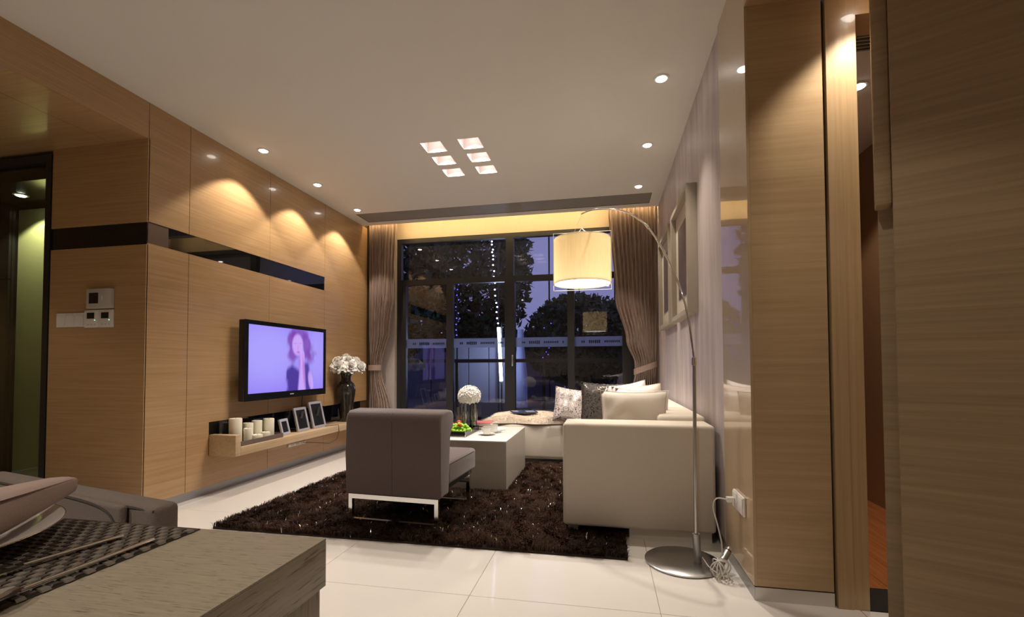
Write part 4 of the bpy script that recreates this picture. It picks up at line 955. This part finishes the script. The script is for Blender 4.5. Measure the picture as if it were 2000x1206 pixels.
# woven placemat
pm = thing('placemat', 'dark woven placemat under the plate', 'placemat', (0, 0, DZ+.0005))
mx0, mx1, my0, my1 = -1.06, -.611, .29, .611
boxo('base', 'mat_dark', pm, mx0, mx1, my0, my1, 0, .0012)
def weave(bm, sel):
    sx = (mx1-mx0)/39; nx = 39; ny = int((my1-my0)/sx)
    for i in range(nx):
        for j in range(ny):
            if (i+j) % 2 != sel: continue
            cx_, cy_ = mx0+sx*(i+.5), my0+sx*(j+.5); a, c = (sx*.62, sx*.40) if sel == 0 else (sx*.40, sx*.62)
            z0 = .0011; z1 = .0042
            lo = [bm.verts.new((cx_+x, cy_+y, z0)) for x, y in ((-a, -c), (a, -c), (a, c), (-a, c))]
            k2 = .55; hi = [bm.verts.new((cx_+x*(k2 if sel == 0 else .9), cy_+y*(.9 if sel == 0 else k2), z1)) for x, y in ((-a, -c), (a, -c), (a, c), (-a, c))]
            bm.faces.new(hi)
            for q in range(4): bm.faces.new((lo[q], lo[(q+1) % 4], hi[(q+1) % 4], hi[q]))
o = part('weave', 'mat_light', pm, lambda bm: weave(bm, 0)); o['kind'] = 'stuff'
o = part('weave', 'mat_dark', pm, lambda bm: weave(bm, 1)); o['kind'] = 'stuff'
# plate, napkin, cutlery
_p = at(130, 1000, 2, DZ+.030); PLX, PLY = _p.x-.575*.186, _p.y-.82*.186
pt = thing('dinner_plate', 'white rimmed dinner plate on the placemat', 'plate', (PLX, PLY, DZ+.005))
part('dish', 'porcelain', pt, lambda bm: lathe(bm, [(.085, 0), (.095, .002), (.120, .010), (.182, .022), (.186, .024), (.183, .026), (.122, .0145), (.112, .008), (.002, .007)], 72, cap1=False), True, 50)
part('rim_line', 'gold_band', pt, lambda bm: tube(bm, [(.1855*math.cos(2*pi*k/72), .1855*math.sin(2*pi*k/72), .0243) for k in range(72)], .0010, 6, closed=True), True)
bw = thing('salad_plate', 'smaller white plate stacked under the napkin', 'plate', (PLX-.02, PLY-.005, DZ+.0125))
part('dish', 'porcelain', bw, lambda bm: lathe(bm, [(.06, 0), (.07, .002), (.105, .014), (.125, .022), (.128, .024), (.125, .0255), (.10, .017), (.07, .006), (.002, .005)], 60, cap1=False), True, 50)
part('rim_line', 'gold_band', bw, lambda bm: tube(bm, [(.1275*math.cos(2*pi*k/60), .1275*math.sin(2*pi*k/60), .0243) for k in range(60)], .0009, 6, closed=True), True)
nk = thing('napkin', 'rolled dusty pink napkin lying across the plates', 'napkin', (0, 0, 0))
A_ = at(118, 950, 2, .808); B_ = at(-110, 1030, 2, .818)
def roll(bm):
    n_ = 14; ax = (B_-A_); L = ax.length; ax.normalize(); sd = ax.cross(Vector((0, 0, 1))).normalized(); rows = []
    for i in range(n_+1):
        s = i/n_; c = A_.lerp(B_, s); row = []; wd = .022+.022*s; ht = .014+.013*s
        for k in range(20):
            a = 2*pi*k/20; f_ = 1+.05*math.sin(3*a+4*s); ca_, sa_ = math.cos(a), math.sin(a); pw = lambda q: math.copysign(abs(q)**.55, q)
            row.append(bm.verts.new(c+sd*(wd*f_*pw(ca_))+Vector((0, 0, ht*f_*pw(sa_)))))
        rows.append(row)
    for a, b_ in zip(rows, rows[1:]):
        for k in range(20): bm.faces.new((a[k], a[(k+1) % 20], b_[(k+1) % 20], b_[k]))
    bm.faces.new(rows[0]); bm.faces.new(rows[-1])
part('roll', 'napkin', nk, roll, True, 60)
def flap(bm):
    ax = (B_-A_).normalized(); sd = ax.cross(Vector((0, 0, 1))).normalized(); rows = []
    for i in range(11):
        s = i/10; c = A_.lerp(B_, .03+s*.94); wd = .023+.022*s; ht = .0150+.013*s; rows.append([bm.verts.new(c+sd*(wd*1.03*math.copysign(abs(math.cos(a))**.55, math.cos(a)))+Vector((0, 0, ht*1.05*abs(math.sin(a))**.55))) for a in [pi*.05+pi*.75*k/8 for k in range(9)]])
    for a, b_ in zip(rows, rows[1:]):
        for k in range(8): bm.faces.new((a[k], a[k+1], b_[k+1], b_[k]))
part('fold', 'napkin', nk, flap, True, 180)
def cutlery(name, lb, tip, end, spoon):
    a = at(tip[0], tip[1], 2, DZ+.008); b_ = at(end[0], end[1], 2, DZ+.010); d = (b_-a); L = d.length; d.normalize(); sd = d.cross(Vector((0, 0, 1))).normalized()
    t_ = thing(name, lb, 'cutlery', (a.x, a.y, DZ+.005))
    def hd(bm):
        rows = []
        for s, w in ((0, .0045), (.02, .0055), (.35, .0042), (.62, .0030), (.70, .0030)):
            c = d*(L*s)+Vector((0, 0, .003)); rows.append([bm.verts.new(c+sd*(w*math.cos(q))+Vector((0, 0, .0022*math.sin(q)))) for q in [2*pi*k/10 for k in range(10)]])
        for x, y in zip(rows, rows[1:]):
            for k in range(10): bm.faces.new((x[k], x[(k+1) % 10], y[(k+1) % 10], y[k]))
        bm.faces.new(rows[0]); bm.faces.new(rows[-1])
    part('handle', 'chrome', t_, hd, True, 60)
    if spoon:
        def bl(bm):
            rows = []
            for k in range(7):
                s = k/6; w = .021*math.sin(pi*(.08+.86*s))**.7; c = d*(L*(.70+.30*s)); rows.append([bm.verts.new(c+sd*(w*q)+Vector((0, 0, .007-.006*(1-q*q)*math.sin(pi*s)))) for q in (-1, -.6, 0, .6, 1)])
            for x, y in zip(rows, rows[1:]):
                for k in range(4): bm.faces.new((x[k], x[k+1], y[k+1], y[k]))
        part('bowl', 'chrome', t_, bl, True, 180)
    else:
        def bl(bm):
            P = [d*(L*.70)+sd*.003, d*(L*.70)-sd*.003, d*(L*.80)-sd*.009, d*(L*.96)-sd*.008, d*L+sd*.003]
            lo = [bm.verts.new(p+Vector((0, 0, .0015))) for p in P]; hi = [bm.verts.new(p+Vector((0, 0, .0032))) for p in P]; bm.faces.new(hi); bm.faces.new(lo[::-1])
            for k in range(5): bm.faces.new((lo[k], lo[(k+1) % 5], hi[(k+1) % 5], hi[k]))
        part('blade', 'chrome', t_, bl)
cutlery('table_knife', 'silver knife lying next to the dinner plate', (238, 1047), (-60, 1136), False)
cutlery('table_spoon', 'silver spoon lying along the open edge of the placemat', (298, 1054), (-130, 1218), True)
# upholstered dining chair beyond the table
dc = thing('dining_chair', 'grey tweed upholstered dining chair pushed up to the dining table', 'chair', (-1.122, .812, 0), math.radians(-12.1)+pi)
# local: -y faces the table after the half turn, so build with the front at +y
def dback(bm):
    box(bm, -.34, .34, -.004, .045, .30, .747); bevel(bm, .012, 3)
part('backrest', 'grey_chair_fabric', dc, dback, True, 60)
def dpanel(bm):
    box(bm, -.272, .338, .046, .062, .33, .746); bevel(bm, .007, 3)
part('back_cushion', 'grey_chair_fabric', dc, dpanel, True, 60)
part('piping', 'piping', dc, lambda bm: tube(bm, smooth_path([(-.272, .062, .40), (-.272, .062, .66), (-.266, .062, .70), (-.24, .062, .729), (-.17, .061, .741), (.0, .061, .745), (.33, .061, .745)]), .0028, 6), True)
part('piping', 'piping', dc, lambda bm: tube(bm, [(-.336, .040, .738), (-.26, .0455, .740)], .0025, 6), True)
boxo('seat', 'grey_chair_fabric', dc, -.33, .33, .069, .36, .34, .46, bev=.03, seg=3)
for x in (-.30, .26):
    for y in (-.0, .31): boxo('leg', 'table_oak_leg', dc, x, x+.04, y, y+.04, 0, .299 if y < .1 else .339)

# ------------------------------------------------------------------ outdoors beyond the glass
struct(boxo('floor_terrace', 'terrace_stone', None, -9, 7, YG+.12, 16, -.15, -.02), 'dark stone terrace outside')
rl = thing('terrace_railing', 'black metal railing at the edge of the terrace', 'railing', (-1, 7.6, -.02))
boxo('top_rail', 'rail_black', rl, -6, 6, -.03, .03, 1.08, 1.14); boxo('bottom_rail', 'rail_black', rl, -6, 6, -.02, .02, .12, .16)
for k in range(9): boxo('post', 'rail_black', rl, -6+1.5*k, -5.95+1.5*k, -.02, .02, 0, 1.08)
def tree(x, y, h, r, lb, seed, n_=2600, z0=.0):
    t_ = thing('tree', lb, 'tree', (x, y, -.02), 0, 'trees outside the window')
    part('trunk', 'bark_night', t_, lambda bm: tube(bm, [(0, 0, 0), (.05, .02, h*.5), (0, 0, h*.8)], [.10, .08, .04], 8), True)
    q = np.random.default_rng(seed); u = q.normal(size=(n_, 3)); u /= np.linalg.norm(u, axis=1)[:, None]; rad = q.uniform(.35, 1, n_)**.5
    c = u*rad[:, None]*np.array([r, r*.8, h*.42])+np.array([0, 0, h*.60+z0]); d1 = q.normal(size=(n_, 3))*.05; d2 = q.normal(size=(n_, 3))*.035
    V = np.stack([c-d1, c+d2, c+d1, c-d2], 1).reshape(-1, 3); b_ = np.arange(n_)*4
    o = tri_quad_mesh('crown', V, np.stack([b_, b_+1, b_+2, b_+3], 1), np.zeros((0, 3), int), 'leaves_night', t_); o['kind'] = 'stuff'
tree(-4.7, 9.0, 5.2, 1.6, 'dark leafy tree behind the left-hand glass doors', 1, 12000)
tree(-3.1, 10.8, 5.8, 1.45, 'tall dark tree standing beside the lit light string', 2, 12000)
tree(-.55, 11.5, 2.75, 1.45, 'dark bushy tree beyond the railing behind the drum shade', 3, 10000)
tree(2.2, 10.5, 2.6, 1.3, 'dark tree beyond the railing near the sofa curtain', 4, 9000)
nb = thing('garden_wall', 'long grey garden wall beyond the trees', 'wall', (-1, 14.5, -.02))
for k in range(8): boxo('panel', 'night_wall', nb, -9+2*k*1.1, -9+2*(k+1)*1.1-.03, 0, .2, 0, 2.1)
lpst = thing('flag_pole', 'thin dark pole against the dusk sky', 'pole', (0, 13.6, -.02))
for x in (-.72, .3, -1.6): boxo('mast', 'rail_black', lpst, x, x+.045, 0, .05, 0, 9)
# light strings
def string(px, ys, Y, mat, lb, r):
    P = [at(px(y), y, 1, Y) for y in ys]; t_ = thing('light_string', lb, 'light', P[-1], 0, 'light strings in the trees')
    part('wire', 'rail_black', t_, lambda bm: tube(bm, [p-P[-1] for p in P], .004, 5))
    part('pole', 'rail_black', t_, lambda bm: box(bm, -.012, .012, .02, .044, -P[-1].z-.02, P[0].z-P[-1].z+.2))
    gm = bmesh.new(); bmesh.ops.create_icosphere(gm, subdivisions=1, radius=r); b0 = finish('bulb', gm, mat, t_, True, 180)
    for i, p in enumerate(P):
        o = b0 if i == 0 else b0.copy()
        if i: COL.objects.link(o); o.parent = t_
        o.location = p-P[-1]
string(lambda y: 961+(y-470)*.07+random.uniform(-1.5, 1.5), [472, 478, 488, 493, 500, 507, 518, 530, 541, 553, 566, 578, 592, 600, 610, 622, 632], 8.6, 'bulb_cold', 'string of cold white bulbs hanging above the light tube', .017)
string(lambda y: 893+random.uniform(-3, 3), [556, 566, 577, 586, 600, 612, 622, 634, 645, 655], 8.9, 'bulb_blue', 'string of small blue bulbs in the dark tree', .015)
string(lambda y: 1068+random.uniform(-9, 12), [632, 641, 660, 680, 688, 693, 699, 704], 9.3, 'bulb_blue', 'cluster of small blue bulbs low behind the railing', .013)
lt = thing('light_tube', 'bright cold white vertical light tube outside the glass doors', 'light', at(979, 745, 1, 8.3))
T0 = at(974, 640, 1, 8.3)-at(979, 745, 1, 8.3)
part('tube', 'tube_cold', lt, lambda bm: tube(bm, [Vector((0, 0, 0)), T0*.5, T0], .028, 10), True)
part('bracket', 'rail_black', lt, lambda bm: box(bm, -.012, .012, .03, .05, -lt.location.z-.02, T0.z+.1))
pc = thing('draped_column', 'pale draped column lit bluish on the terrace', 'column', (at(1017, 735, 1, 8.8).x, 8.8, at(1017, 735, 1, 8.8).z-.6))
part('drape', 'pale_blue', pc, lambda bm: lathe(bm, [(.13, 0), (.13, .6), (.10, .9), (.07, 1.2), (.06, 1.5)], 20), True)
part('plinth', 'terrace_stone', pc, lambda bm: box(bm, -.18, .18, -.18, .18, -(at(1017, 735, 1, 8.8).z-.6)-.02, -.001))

gs = thing('glow_catcher', 'pale panels added to catch blue glow from the light tube', 'screen', (at(935, 720, 1, 9.0).x, 9.0, -.02))  # added pale panels that pick up the tube's light as a blue glow
for k in range(3): boxo('panel', 'glow_catcher_pale', gs, -.62+.42*k, -.22+.42*k, 0, .04, .3, 1.55)
for x in (-.64, .62): boxo('post', 'rail_black', gs, x, x+.03, 0, .04, 0, 1.6)
